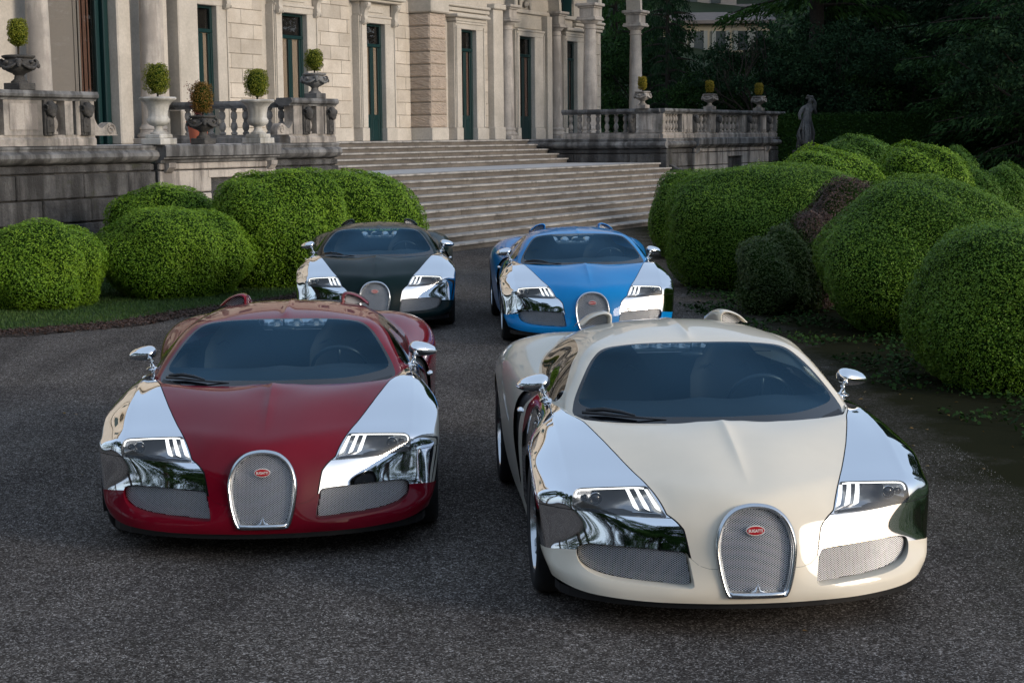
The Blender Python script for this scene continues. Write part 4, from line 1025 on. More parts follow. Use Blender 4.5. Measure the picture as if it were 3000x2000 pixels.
# ---- terrace floors and walls
def hstruct(name, s0, s1, q0, q1, z0, z1, mat):
    o = link(name, MB().box((0, 0, 0), (s1-s0, q1-q0, z1-z0)).me(name), mat); o.location = HW(s0, q0, z0); o.rotation_euler = (0, 0, RZ); return tag(o, kind='structure')
hstruct('terrace_floor', 8, 29.4, 20.1, 30, TZ-.2, TZ, S_['floor']); hstruct('terrace_floor', 29.4, 47.45, 24.60, 30, TZ-.2, TZ-.002, S_['floor']); hstruct('terrace_floor', 47.45, 60.5, 20.1, 30, TZ-.2, TZ, S_['floor'])
hstruct('stair_landing', 26.5, 47.3, 19.98, 23.2, 1.30, 1.486, S_['floor'])
def retaining(label, segs, s_org, q_org):
    """segs: (axis, a0, a1, fixed, kind) ; axis 's' = runs along s at q=fixed facing -q ; 'q' = runs along q at s=fixed facing -s"""
    root = hthing('retaining_wall', label, 'wall', s_org, q_org, 0); org = (s_org, q_org, 0); rr = random.Random(int(s_org))
    prof_t = [(.10, 1.90), (-.02, 1.93), (-.11, 1.97), (-.15, 2.03), (-.14, 2.09), (-.08, 2.135), (-.05, 2.14), (-.05, 2.17), (-.07, 2.18), (-.07, 2.222), (.10, 2.233)]
    prof_c = [(.10, 1.90), (-.03, 1.90), (-.05, 1.95), (-.12, 1.97), (-.12, 2.0), (-.17, 2.02), (-.17, 2.20), (-.14, 2.232), (.10, 2.233)]
    for ax, a0, a1, fx, kind in segs:
        pr = prof_t if kind == 't' else prof_c
        joints = [a0]
        while joints[-1] < a1-1.3: joints.append(joints[-1]+rr.uniform(1.1, 1.7))
        joints.append(a1)
        def place(name, mb, mat, smooth=False):
            V = mb.V
            if ax == 's': mb.V = [(x-s_org, fx+y-q_org, z) for x, y, z in V]
            else: mb.V = [(fx+y-s_org, x-q_org, z) for x, y, z in V]
            o = link(name, mb.me(name, smooth), mat, root); return o
        for x0, x1 in zip(joints[:-1], joints[1:]): place('coping_stone', MB().prism(pr, x0+.003, x1-.003, 0), S_['torus'], 35)
        lv = [0, .50, .92, 1.33, 1.76, 1.90]
        mat = S_['grey'] if kind == 't' else S_['pale']
        place('wall_core', MB().box((a0+.02, .05, 0), (a1-.02, .45, 1.9)), S_['grey'])
        for k in range(5):
            z0, z1 = lv[k], lv[k+1]; x = a0
            out = (-.10+.02*k) if kind == 't' else -.02
            while x < a1-.05:
                L = rr.uniform(1.0, 2.0) if k < 4 else 5; x1 = min(x+L, a1)
                if a1-x1 < .4: x1 = a1
                if kind == 'w' and 0 < k < 4:            # leave the cellar window free
                    wa, wb = a0+.42*(a1-a0), a0+.62*(a1-a0)
                    if x < wa < x1: x1 = wa
                    elif wa <= x < wb: x = wb; continue
                place('wall_stone', MB().box((x+.006, out+rr.uniform(-.008, .008), z0+.012), (x1-.006, .06, z1-.012), .018), mat)
                x = x1
        if kind == 'w':
            wa, wb = a0+.42*(a1-a0), a0+.62*(a1-a0)
            for k in range(6): place('window_bar', MB().box((wa+.1+(wb-wa-.2)*k/5-.01, .10, .5), (wa+.1+(wb-wa-.2)*k/5+.01, .12, 1.7)), S_['iron'])
            for zz in (.8, 1.1, 1.4): place('window_bar', MB().box((wa, .115, zz), (wb, .135, zz+.02)), S_['iron'])
            place('window_lintel', MB().box((wa-.1, -.03, 1.60), (wb+.1, .10, 1.745), .01), mat)
            for xb in (a0+.12, a1-.30): 
                place('corbel', MB().prism([(.0, 1.90), (-.14, 1.90), (-.13, 1.82), (-.06, 1.74), (0, 1.70)], xb, xb+.20, 0), mat)
    return root
retaining('long dark stained stone wall under the left terrace, behind the clipped bushes', [('s', 16, 23.5, 19.9, 't'), ('s', 23.5, 27.05, 19.78, 'w'), ('s', 27.05, 29.45, 19.9, 't')], 20, 19.9)
retaining('stained stone wall under the right terrace beside the top of the steps', [('q', 19.75, 24.7, 47.42, 't'), ('s', 47.42, 49.9, 19.9, 't'), ('s', 49.9, 57.1, 19.82, 'w'), ('s', 57.1, 59.5, 19.9, 't')], 48, 19.9)
# ---- balustrades
def baluster_mesh():
    pr = [(.055, 0), (.075, .01), (.075, .05), (.05, .06), (.045, .08), (.068, .12), (.078, .18), (.066, .25), (.042, .285), (.048, .295), (.048, .315), (.042, .325), (.066, .36), (.076, .42), (.062, .49), (.04, .52), (.065, .535), (.07, .58)]
    return MB().lathe(pr, 12, mod=lambda a, z: 1+.10*abs(math.cos(2*a))**6*(1 if .1 < z < .5 else 0)).me('baluster', 60)
BAL = baluster_mesh()
def console_mesh():
    b = MB(); b.box((-.11, -.02, 0), (.11, .10, .60), .01); b.box((-.085, -.05, .05), (.085, .0, .30), .01); b.ell((0, -.06, .44), (.11, .10, .13), 12, 8, lambda p: 1+.10*math.sin(9*p.x+5*p.z)*math.cos(7*p.z))
    b.ell((0, -.10, .36), (.06, .05, .06), 8, 6); b.ell((0, -.04, .25), (.07, .04, .12), 8, 6)
    for s in (-1, 1): b.tube([(s*.115, -.06+.045*math.cos(a), .47+.045*math.sin(a)) for a in np.linspace(0, 5.5, 10)], .018, 5); b.box((s*.055-.012, -.035, .02), (s*.055+.012, -.02, .22))
    return b.me('lion_console', 50)
CON = console_mesh()
def balustrade(label, runs, s_org, q_org):
    """runs: (axis, a0, a1, fixed, [items]) items: ('b',pos) ('p',from,to) ('c',pos)"""
    root = hthing('balustrade', label, 'balustrade', s_org, q_org, TZ, 'balustrades of the terrace')
    for ax, a0, a1, fx, items in runs:
        rot = 0 if ax == 's' else math.pi/2*-1
        def loc(a, y=0, z=0):
            return ((a-s_org, fx+y-q_org, z) if ax == 's' else (fx+y-s_org, a-q_org, z))
        def put(name, me, mat, a, y=0, z=0):
            o = link(name, me, mat, root); o.location = loc(a, y, z)
            if ax == 'q': o.rotation_euler = (0, 0, -math.pi/2)
            return o
        def bar(name, prof, x0, x1, mat):
            mb = MB().prism(prof, x0, x1, 0)
            mb.V = [(x-s_org, fx+y-q_org, z) if ax == 's' else (fx+y-s_org, x-q_org, z) for x, y, z in mb.V]
            return link(name, mb.me(name, 35), mat, root)
        rail = [(-.15, .80), (-.17, .82), (-.17, .86), (-.13, .88), (-.13, .905), (.15, .905), (.17, .86), (.17, .82), (.13, .80), (.10, .76), (-.11, .76)]
        rp = [(-.13, .76), (-.14, .79), (-.20, .82), (-.21, .86), (-.18, .92), (.18, .92), (.21, .86), (.20, .82), (.14, .79), (.13, .76)]
        bar('base_rail', [(-.13, 0), (-.13, .11), (-.10, .14), (-.10, .185), (.10, .185), (.13, .11), (.13, 0)], a0, a1, S_['balu'])
        bar('hand_rail', rp, a0-.02, a1+.02, S_['torus'])
        for it in items:
            if it[0] == 'b': put('baluster', BAL, S_['balu'], it[1], 0, .185)
            elif it[0] == 'c': put('lion_console', CON, S_['carved'] if len(it) < 3 else S_['balu'], it[1], -.13, .17)
            elif it[0] == 'p':
                bar('pedestal', [(-.12, .18), (-.12, .77), (.12, .77), (.12, .18)], it[1], it[2], S_['balu'])
                if it[2]-it[1] > .5: bar('pedestal_panel', [(-.135, .27), (-.135, .70), (-.12, .70), (-.12, .27)], it[1]+.12, it[2]-.12, S_['pale'])
            elif it[0] == 's':          # end scroll, spiral in the plane of the balustrade
                x, d = it[1], it[2]
                P = [(0, .62), (.04, .46), (.12, .34), (.22, .30), (.32, .36), (.42, .40), (.52, .36), (.58, .26), (.58, .17), (0, .17)]
                bar('scroll_plate', [(-.10, .17), (-.10, .19), (.10, .19), (.10, .17)], min(x, x+d*.6), max(x, x+d*.6), S_['balu'])
                mb = MB().prism([(x+d*p_[0], p_[1]) for p_ in map(tuple, catmull(P[:-1], 4, False))]+[(x, .17)], -.09, .09, 1)
                mb.tube([(x+d*(.44+r*math.cos(a)), -.09, .275+r*math.sin(a)) for a, r in ((a, .105-.011*a) for a in np.linspace(0, 8.6, 30))], .022, 6)
                mb.V = [(v[0]-s_org, fx+v[1]-q_org, v[2]) for v in mb.V] if ax == 's' else [(fx+v[1]-s_org, v[0]-q_org, v[2]) for v in mb.V]
                link('end_scroll', mb.me('end_scroll', 40), S_['balu'], root)
    return root
L = lambda a, b, n: [('b', a+(b-a)*i/(n-1)) for i in range(n)]
balustrade('stone balustrade with carved lion heads on the left terrace, ending in a scroll', [('s', 15.5, 22.0, 20.02, [('p', 17.2, 18.0), ('c', 18.2)]+L(18.5, 19.0, 2)+[('c', 19.55), ('p', 19.85, 20.72), ('c', 20.86), ('b', 21.10), ('p', 21.26, 21.45), ('p', 21.52, 21.98), ('c', 21.74), ('s', 21.98, 1)])], 20, 20.02)
balustrade('short stone balustrade with scroll and lion heads, left of the top step', [('s', 27.75, 29.42, 20.02, [('s', 27.95, -1), ('p', 27.9, 28.2), ('c', 28.33), ('p', 28.24, 28.42), ('b', 28.58), ('p', 28.72, 28.98), ('c', 29.20), ('p', 29.02, 29.42)]), ('q', 20.2, 24.3, 29.32, L(20.6, 23.8, 11))], 28.5, 20.02)
balustrade('long stone balustrade of the right terrace, turning the corner above the steps', [('q', 20.0, 23.35, 47.55, [('p', 20.14, 20.72), ('c', 20.95)]+L(21.22, 23.12, 7)), ('s', 47.45, 58.95, 20.02,
    [('p', 47.43, 47.62)]+L(47.85, 48.75, 5)+[('p', 49.02, 49.92), ('c', 50.08)]+L(50.33, 51.25, 4)+[('p', 51.45, 52.0), ('c', 52.15)]+L(52.42, 54.35, 6)+[('p', 54.55, 55.0), ('c', 55.12)]+L(55.37, 56.25, 4)+[('p', 56.45, 57.1), ('c', 57.2)]+L(57.5, 57.95, 2)+[('p', 58.15, 58.9), ('c', 58.78)])], 50, 20.02)
# ---- steps
st = hthing('staircase', 'broad flight of worn stone steps with a landing, below the villa', 'steps', 38, 16.73, 0)
rr = random.Random(11); R_, W_ = .149, .35
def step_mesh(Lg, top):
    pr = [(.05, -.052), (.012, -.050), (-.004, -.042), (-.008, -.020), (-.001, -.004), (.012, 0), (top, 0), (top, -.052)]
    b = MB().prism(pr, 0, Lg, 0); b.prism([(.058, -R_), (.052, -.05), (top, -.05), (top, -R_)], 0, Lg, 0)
    me = b.me('step_stone', 40); me.materials.append(S_['step']); me.materials.append(S_['riser'])  # same stone twice: sky light painted into the tread tone, dirt in the risers
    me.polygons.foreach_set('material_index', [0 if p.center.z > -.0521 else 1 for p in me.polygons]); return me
_sm = {}
def step(k, z, q, s0, s1, top):
    x = s0
    while x < s1-.01:
        Lg = round(rr.choice([1.5, 1.8, 2.1, 2.4]), 2)
        if x+Lg > s1-.5: Lg = round(s1-x, 2)
        key = (Lg, top)
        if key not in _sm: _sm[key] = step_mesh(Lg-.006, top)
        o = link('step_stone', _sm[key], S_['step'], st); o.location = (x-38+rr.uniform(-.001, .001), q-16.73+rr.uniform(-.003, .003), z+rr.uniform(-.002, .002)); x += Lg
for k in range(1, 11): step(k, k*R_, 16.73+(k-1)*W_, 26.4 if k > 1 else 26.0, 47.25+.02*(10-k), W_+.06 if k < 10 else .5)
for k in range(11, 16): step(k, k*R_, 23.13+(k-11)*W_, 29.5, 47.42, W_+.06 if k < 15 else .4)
for sgn, s0_, s1_ in (('l', 25.9, 26.35),):
    o = link('stair_cheek', MB().box((s0_-38, 0, 0), (s1_-38, 3.4, 1.6), .02).me('stair_cheek'), S_['grey'], st)
o = link('stair_cheek', MB().prism([(0, 0), (.1, .12), (3.15, 1.46), (3.15, 0)], 47.66-38, 47.95-38, 0).me('stair_cheek'), S_['grey'], st)
# ---- urns and plants
def leaf_cloud(pts, nrm, size, jitter=.6, seed=1, asp=.55, tri=False):
    """one small folded leaf (2 tris) per point; returns V, F, per-leaf value"""
    r = np.random.default_rng(seed); n = len(pts)
    d = nrm+r.normal(0, jitter, (n, 3)); d /= np.linalg.norm(d, axis=1, keepdims=True)
    a = np.cross(d, r.normal(0, 1, (n, 3))); a /= np.linalg.norm(a, axis=1, keepdims=True)+1e-9; b = np.cross(d, a)
    s = size*r.uniform(.6, 1.3, (n, 1))
    if tri:
        V = np.stack([pts-a*s*.5+b*s*asp*.3, pts-a*s*.3-b*s*asp*.5, pts+a*s*.6], 1).reshape(-1, 3); return V, np.arange(3*n).reshape(n, 3), np.repeat(r.random(n), 3)
    V = np.stack([pts-a*s*.5, pts+b*s*asp*.5+d*s*.12, pts+a*s*.55, pts-b*s*asp*.5+d*s*.12], 1).reshape(-1, 3)
    F = np.arange(4*n).reshape(n, 4); return V, F, np.repeat(r.random(n), 4)
def set_attr(me, vals, name='leafv'):
    at = me.attributes.new(name, 'FLOAT', 'POINT'); at.data.foreach_set('value', vals.astype(np.float32))
def foliage_mat(name, dark, mid, light, sc=1.6, trans=.15, rough=.55, spec=.3):
    m, t, p = nodes(name); p.inputs['Roughness'].default_value = rough; p.inputs['Specular IOR Level'].default_value = spec
    at = t.nodes.new('ShaderNodeAttribute'); at.attribute_name = 'leafv'
    g = t.nodes.new('ShaderNodeNewGeometry'); n = nz(t, sc, 4, .6, g.outputs['Position'])
    ad = t.nodes.new('ShaderNodeMath'); ad.operation = 'ADD'; t.links.new(at.outputs['Fac'], ad.inputs[0]); t.links.new(n.outputs[0], ad.inputs[1])
    ml = t.nodes.new('ShaderNodeMath'); ml.operation = 'MULTIPLY'; ml.inputs[1].default_value = .5; t.links.new(ad.outputs[0], ml.inputs[0])
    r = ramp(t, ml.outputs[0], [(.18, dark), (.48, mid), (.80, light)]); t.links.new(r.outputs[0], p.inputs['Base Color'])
    if trans:
        tl = t.nodes.new('ShaderNodeBsdfTranslucent'); t.links.new(r.outputs[0], tl.inputs[0]); mx = t.nodes.new('ShaderNodeMixShader'); mx.inputs[0].default_value = trans
        t.links.new(p.outputs[0], mx.inputs[1]); t.links.new(tl.outputs[0], mx.inputs[2]); t.links.new(mx.outputs[0], t.nodes['Material Output'].inputs['Surface'])
    return m
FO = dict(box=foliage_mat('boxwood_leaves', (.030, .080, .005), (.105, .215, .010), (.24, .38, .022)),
    boxd=foliage_mat('boxwood_leaves_darker', (.022, .062, .006), (.055, .135, .010), (.12, .22, .020)),  # darker green leaf tone for the far right bushes
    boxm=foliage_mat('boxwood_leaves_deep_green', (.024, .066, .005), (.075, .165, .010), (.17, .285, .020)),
    ragged=foliage_mat('ragged_dark_leaves', (.020, .030, .008), (.040, .070, .014), (.085, .120, .030)),
    brown=foliage_mat('dead_brown_twigs', (.030, .016, .012), (.055, .032, .024), (.11, .065, .05), trans=.05),
    topi=foliage_mat('topiary_leaves', (.06, .080, .008), (.17, .20, .016), (.31, .31, .03)),
    russet=foliage_mat('russet_topiary_leaves', (.08, .055, .010), (.17, .10, .018), (.30, .16, .03)),
    gold=foliage_mat('golden_topiary_leaves', (.10, .085, .008), (.24, .19, .015), (.38, .30, .03)),
    redp=foliage_mat('red_bush_leaves', (.07, .012, .014), (.14, .03, .03), (.22, .06, .05)),
    cedar=foliage_mat('cedar_needles', (.008, .024, .008), (.020, .054, .016), (.048, .100, .030), sc=.5, trans=.1, rough=.8, spec=.1),
    dark=foliage_mat('dark_shrub_leaves', (.005, .016, .007), (.012, .033, .013), (.030, .062, .026), sc=.5, trans=.1, rough=.8, spec=.1),
    mid=foliage_mat('garden_tree_leaves', (.016, .045, .010), (.032, .080, .016), (.06, .12, .025), sc=.4, trans=.2, rough=.7, spec=.1),
    hedge=foliage_mat('hedge_leaves', (.008, .022, .006), (.017, .044, .010), (.036, .078, .016), sc=.8, trans=.1, rough=.8, spec=.1),
    grass=foliage_mat('grass_blades', (.020, .050, .010), (.045, .10, .018), (.09, .15, .03), sc=.9, trans=.2))
FO['core'] = simple('foliage_core', (.014, .034, .005), .95, spec=.05); FO['bark'] = stone('bark', (.05, .04, .03), (.025, .02, .016), sc=8, bmp=1, rnd=.1)
def topiary(parent, h, r, z0, mat, stem=.06, seed=1, n=1500, size=.028):
    rg = np.random.default_rng(seed); u = rg.uniform(-1, 1, n); a = rg.uniform(0, 2*np.pi, n); sr = np.sqrt(1-u*u)
    k = 1+.05*np.sin(3*a+seed)+.04*np.sin(5*u*3+seed*2)
    sq = (np.abs(sr*np.cos(a))**3+np.abs(sr*np.sin(a))**6+np.abs(u)**6)**(-1/6)*.86
    d = np.stack([sr*np.cos(a), sr*np.sin(a), u], 1); rad = (rg.uniform(.80, 1.02, n)*k*sq)[:, None]
    P = d*rad*np.array([r, r, h/2])+np.array([0, 0, z0+stem+h/2])
    V, F, v = leaf_cloud(P, d, size, .8, seed); me = mesh('foliage', V, F); set_attr(me, v); o = link('foliage', me, mat, parent); tag(o, kind='stuff')
    b = MB().ell((0, 0, z0+stem+h/2), (r*.78, r*.78, h*.40), 12, 8); link('foliage_core', b.me('foliage_core', True), FO['core'], parent)
    b = MB().tube([(0, 0, z0-.04), (0.01, 0, z0+stem+.05)], .018, 6); link('stem', b.me('stem'), FO['bark'], parent)
def tall_urn(label, s, q, z, seed):
    u = hthing('urn', label, 'urn', s, q, z, 'white marble urns on the terrace edge')
    b = MB().box((-.23, -.23, 0), (.23, .23, .11), .01).box((-.18, -.18, .11), (.18, .18, .19), .015); link('plinth', b.me('plinth'), S_['marble'], u)
    pr = [(.15, .19), (.155, .21), (.10, .24), (.075, .29), (.085, .33), (.16, .36), (.20, .40), (.21, .45), (.19, .49), (.175, .52), (.18, .60), (.20, .70), (.26, .77), (.31, .80), (.335, .815), (.34, .84), (.32, .86), (.27, .86), (.24, .80)]
    b = MB().lathe(pr, 40, mod=lambda a, z_: 1+(.03*math.cos(14*a) if .35 < z_ < .76 else 0)); link('bowl', b.me('bowl', 50), S_['marble'], u)
    link('soil', MB().lathe([(.26, .80), (.25, .81)], 20).me('soil'), FO['core'], u)
    p = hthing('topiary', {1: 'clipped green oval bush in the left one of the two white urns', 2: 'clipped green oval bush in the right one of the two white urns'}[seed], 'bush', s, q, z+.82, 'clipped bushes in urns')
    topiary(p, .62, .255, 0, FO['topi'], seed=seed, n=4200); return u
tall_urn('white fluted marble urn on the terrace edge, nearer the left balustrade', 23.62, 19.86, TZ, 1); tall_urn('white fluted marble urn on the terrace edge, beside the scroll left of the steps', 26.62, 19.86, TZ, 2)
def low_urn(label, plabel, s, q, z, mat, fol, ph, pr_, seed, k=1.0, pstem=.06):
    u = hthing('urn', label, 'urn', s, q, z, 'carved low urns with ram heads and garlands')
    b = MB().box((-.17*k, -.17*k, 0), (.17*k, .17*k, .11*k), .012); link('plinth', b.me('plinth'), mat, u)
    pf = [(.13, .11), (.13, .13), (.08, .17), (.07, .22), (.10, .25), (.19, .29), (.245, .35), (.25, .41), (.22, .45), (.20, .47), (.235, .485), (.25, .50), (.25, .52), (.21, .53), (.19, .50)]
    b = MB().lathe([(r*k, z_*k) for r, z_ in pf], 36); link('bowl', b.me('bowl', 50), mat, u)
    b = MB()
    for i in range(4):
        a = math.pi/4+math.pi/2*i; cx, cy = math.cos(a)*.25*k, math.sin(a)*.25*k
        b.ell((cx, cy, .41*k), (.05*k, .05*k, .065*k), 10, 7); b.ell((cx*1.15, cy*1.15, .37*k), (.03*k, .03*k, .04*k), 8, 6)
        t = Vector((-math.sin(a), math.cos(a), 0))
        for sg in (-1, 1): b.tube([Vector((cx, cy, .43*k))+t*sg*(.03+.03*math.cos(q_))*k+Vector((0, 0, .035*k*math.sin(q_))) for q_ in np.linspace(0, 5, 8)], .013*k, 5)
    link('ram_heads', b.me('ram_heads', True), mat, u)['kind'] = 'stuff'
    b = MB()
    for i in range(4):
        a0 = math.pi/4+math.pi/2*i; b.tube([(math.cos(a0+f*math.pi/2)*.262*k, math.sin(a0+f*math.pi/2)*.262*k, (.42-.09*math.sin(math.pi*f))*k) for f in np.linspace(.08, .92, 9)], [(.012+.016*math.sin(math.pi*f))*k for f in np.linspace(.08, .92, 9)], 6)
        a = a0+math.pi/4; b.ell((math.cos(a)*.26*k, math.sin(a)*.26*k, .42*k), (.035*k, .035*k, .03*k), 8, 6)
    link('garland', b.me('garland', True), mat, u)['kind'] = 'stuff'
    p = hthing('topiary', plabel, 'bush', s, q, z+.50*k, 'clipped bushes in urns'); topiary(p, ph, pr_, 0, fol, stem=pstem, seed=seed, n=3400)
RT = TZ+.92
low_urn('black crusted carved urn on the balustrade at the far left', 'loose green bush on a bare stem in the far left urn', 20.36, 20.02, RT, S_['carved'], FO['topi'], .50, .17, 5, 1.08, .16)
low_urn('low dark garlanded urn on the terrace floor between the two white urns', 'tall rust tinged clipped bush between the two white urns', 24.95, 19.90, TZ, S_['carved'], FO['russet'], .66, .22, 6, 1.02, .03)
low_urn('grey carved urn on the balustrade end left of the steps', 'clipped green bush above the left end of the top step', 28.85, 20.02, RT, S_['torus'], FO['topi'], .50, .205, 7, 1.0, .05)
low_urn('grey carved urn on the corner of the right balustrade, beside the slim column', 'golden green clipped bush nearest the slim free column', 47.25, 20.5, RT, S_['balu'], FO['gold'], .46, .15, 8, 1.0, .05)
low_urn('grey carved urn in the middle of the right balustrade', 'golden bush in the middle one of the three right hand urns', 51.75, 20.02, RT, S_['balu'], FO['gold'], .44, .15, 9, .98, .06)
low_urn('grey carved urn near the far end of the right balustrade', 'golden bush in the last urn before the statue', 56.6, 20.02, RT, S_['balu'], FO['gold'], .46, .165, 10, 1.0, .06)
t_ = hthing('terracotta_pot', 'terracotta pot behind the low dark urn on the terrace', 'flower pot', 26.05, 20.9, TZ)
link('pot', MB().lathe([(.15, 0), (.16, .02), (.205, .36), (.235, .37), (.24, .45), (.215, .45), (.20, .38)], 32).me('pot', 40), S_['terra'], t_); link('soil', MB().lathe([(.2, .40), (.19, .41)], 20).me('soil'), FO['core'], t_)
p = hthing('red_shrub', 'thin dark red shrub growing in the terracotta pot', 'shrub', 26.05, 20.9, TZ+.42); rg = np.random.default_rng(3); P = []; b = MB()
for i in range(16):
    a = rg.uniform(0, 6.28); h = rg.uniform(.35, .95); ex = rg.uniform(.05, .22)
    pts = [(ex*f*math.cos(a), ex*f*math.sin(a), h*f) for f in (0, .4, .7, 1)]; b.tube(pts, .005, 4)
    for k in range(60): f = rg.uniform(.25, 1); P.append((ex*f*math.cos(a)+rg.normal(0, .035), ex*f*math.sin(a)+rg.normal(0, .035), h*f+rg.normal(0, .03)))
P = np.array(P); V, F, v = leaf_cloud(P, rg.normal(0, 1, P.shape), .035, .5, 4); me = mesh('foliage', V, F); set_attr(me, v); link('foliage', me, FO['redp'], p)['kind'] = 'stuff'; link('stems', b.me('stems'), FO['bark'], p)['kind'] = 'stuff'
# ================================================================= GROUND
def ground_mat():
    m, t, p = nodes('gravel'); p.inputs['Roughness'].default_value = .9; p.inputs['Specular IOR Level'].default_value = 0
    g = t.nodes.new('ShaderNodeNewGeometry'); pos = g.outputs['Position']
    v = nz(t, 120, vec=pos, kind='ShaderNodeTexVoronoi'); v.inputs['Randomness'].default_value = 1
    sp = t.nodes.new('ShaderNodeSeparateColor'); t.links.new(v.outputs['Color'], sp.inputs[0])
    r = ramp(t, sp.outputs[0], [(0, (.036, .0315, .0280)), (.45, (.069, .0610, .0550)), (.82, (.128, .1150, .1060)), (1, (.30, .280, .262))])
    v2 = nz(t, 38, vec=pos, kind='ShaderNodeTexVoronoi'); sp2 = t.nodes.new('ShaderNodeSeparateColor'); t.links.new(v2.outputs['Color'], sp2.inputs[0])
    r2 = ramp(t, sp2.outputs[0], [(0, .80), (.8, 1.05), (1, 1.5)]); c = mix(t, r.outputs[0], r2.outputs[0], 1., 'MULTIPLY')
    wv = t.nodes.new('ShaderNodeMapping'); wv.inputs['Scale'].default_value = (1, .09, 1); wv.inputs['Rotation'].default_value = (0, 0, .08); t.links.new(pos, wv.inputs[0]); n7 = nz(t, 1.6, 3, .5, wv.outputs[0]); r7 = ramp(t, n7.outputs[0], [(.38, .84), (.55, 1.05), (.70, 1.22)]); c = mix(t, c, r7.outputs[0], 1., 'MULTIPLY')   # faint wheel tracks
    n = nz(t, .55, 5, .6, pos); r3 = ramp(t, n.outputs[0], [(.3, (.80, .80, .82)), (.7, (1.18, 1.17, 1.14))]); c = mix(t, c, r3.outputs[0], 1., 'MULTIPLY')
    n3 = nz(t, 2.4, 6, .7, pos); r4 = ramp(t, n3.outputs[0], [(.60, 0.), (.76, .45)]); c = mix(t, c, (.024, .027, .012), r4.outputs[0])
    # dirt and litter trodden into the gravel beside the planting bed
    sx = t.nodes.new('ShaderNodeSeparateXYZ'); t.links.new(pos, sx.inputs[0]); n6 = nz(t, 1.7, 6, .7, pos)
    ma = t.nodes.new('ShaderNodeMath'); ma.operation = 'MULTIPLY_ADD'; t.links.new(n6.outputs[0], ma.inputs[0]); ma.inputs[1].default_value = 1.6; t.links.new(sx.outputs[0], ma.inputs[2])
    mr = t.nodes.new('ShaderNodeMapRange'); mr.inputs['From Min'].default_value = 3.0; mr.inputs['From Max'].default_value = 4.2; t.links.new(ma.outputs[0], mr.inputs[0])
    c = mix(t, c, (.020, .0205, .0115), mr.outputs[0])
    t.links.new(c, p.inputs['Base Color'])
    b = t.nodes.new('ShaderNodeBump'); b.inputs['Strength'].default_value = .12; b.inputs['Distance'].default_value = .006; t.links.new(v.outputs['Distance'], b.inputs['Height']); b.invert = True
    n2 = nz(t, 12, 5, .7, pos); b2 = t.nodes.new('ShaderNodeBump'); b2.inputs['Strength'].default_value = .12; b2.inputs['Distance'].default_value = .03
    t.links.new(n2.outputs[0], b2.inputs['Height']); t.links.new(b.outputs[0], b2.inputs['Normal']); t.links.new(b2.outputs[0], p.inputs['Normal']); return m
GR = ground_mat()
nx, ny = 90, 110
gx = np.concatenate([np.linspace(-400, -40, 8)[:-1], np.linspace(-40, 60, 60), np.linspace(60, 400, 8)[1:]]); gy = np.concatenate([np.linspace(-400, -40, 8)[:-1], np.linspace(-40, 60, 60), np.linspace(60, 500, 10)[1:]])
XX, YY = np.meshgrid(gx, gy); ZZ = 0*XX; ii = np.arange(XX.size).reshape(XX.shape)
F = np.stack([ii[:-1, :-1].ravel(), ii[:-1, 1:].ravel(), ii[1:, 1:].ravel(), ii[1:, :-1].ravel()], 1)
tag(link('gravel_ground', mesh('gravel_ground', np.stack([XX, YY, ZZ], 2).reshape(-1, 3), F), GR), kind='structure')
def sheet(name, poly, z, mat, kind='structure'):
    P = catmull(poly, 40); q = np.arange(len(P)); jr = np.random.default_rng(len(name)); t_ = np.roll(P, -1, 0)-np.roll(P, 1, 0); t_ /= np.linalg.norm(t_, axis=1, keepdims=True)+1e-9
    w_ = .07*np.sin(P[:, 0]*3.1+P[:, 1]*2.3)+.05*np.sin(P[:, 0]*9.7-P[:, 1]*7.9)+.035*np.sin(P[:, 0]*23+P[:, 1]*19)+0*jr.normal(0, .012, len(P)); P = P+np.stack([t_[:, 1], -t_[:, 0]], 1)*w_[:, None]
    me = bpy.data.meshes.new(name); bm = bmesh.new(); vs = [bm.verts.new((x, y, z)) for x, y in P]; bm.faces.new(vs); bmesh.ops.triangulate(bm, faces=bm.faces[:]); bm.to_mesh(me); bm.free()
    if len(me.polygons) and me.polygons[0].normal.z < 0: me.flip_normals()
    return tag(link(name, me, mat), kind=kind)
soil = stone('dark_soil', (.024, .019, .015), (.012, .010, .008), sc=2.5, bmp=1.0, moss=.5, rnd=0)
turf = stone('turf', (.030, .055, .013), (.018, .038, .009), sc=4, bmp=1.0, rnd=0)
soilL = stone('bark_litter', (.050, .033, .025), (.017, .0135, .011), sc=14, bmp=1.0, rnd=0)
GL = [(-30, 17.0), (-9, 18.9), (-6.3, 20.1), (-5.2, 20.8), (-4.5, 22.2), (-3.6, 23.6), (-3.0, 25.2), (-2.6, 26.5), (-2.3, 28.0), (-2.5, 29.6), (-6, 30.6), (-16, 26), (-40, 26)]
sheet('soil_edge', [(-30, 16.4), (-9, 18.2), (-6.3, 19.35), (-5.0, 20.1), (-4.1, 21.7), (-3.3, 23.0), (-2.6, 24.6), (-2.2, 26.2), (-2.0, 28.0), (-2.2, 30), (-6, 31.0), (-16, 26.5), (-40, 26.4)], .006, soilL)
sheet('lawn', GL, .012, turf)
RB = [(4.5, 9.0), (3.75, 12.0), (3.35, 14.5), (3.2, 17.5), (2.6, 20.0), (2.25, 22.0), (2.6, 24), (2.75, 27), (3.0, 31), (3.6, 37), (5, 44), (30, 52), (60, 52), (60, 3), (12, 3), (5, 6)]
sheet('lawn_right', [(5.6, 11), (6.0, 16), (6.2, 22), (7.2, 30), (10, 40), (13, 55), (40, 62), (80, 60), (80, -6), (30, -8), (8, -2), (6.0, 5)], .010, turf)
def in_poly(P, poly): return sdf(P, np.array(poly)) > 0
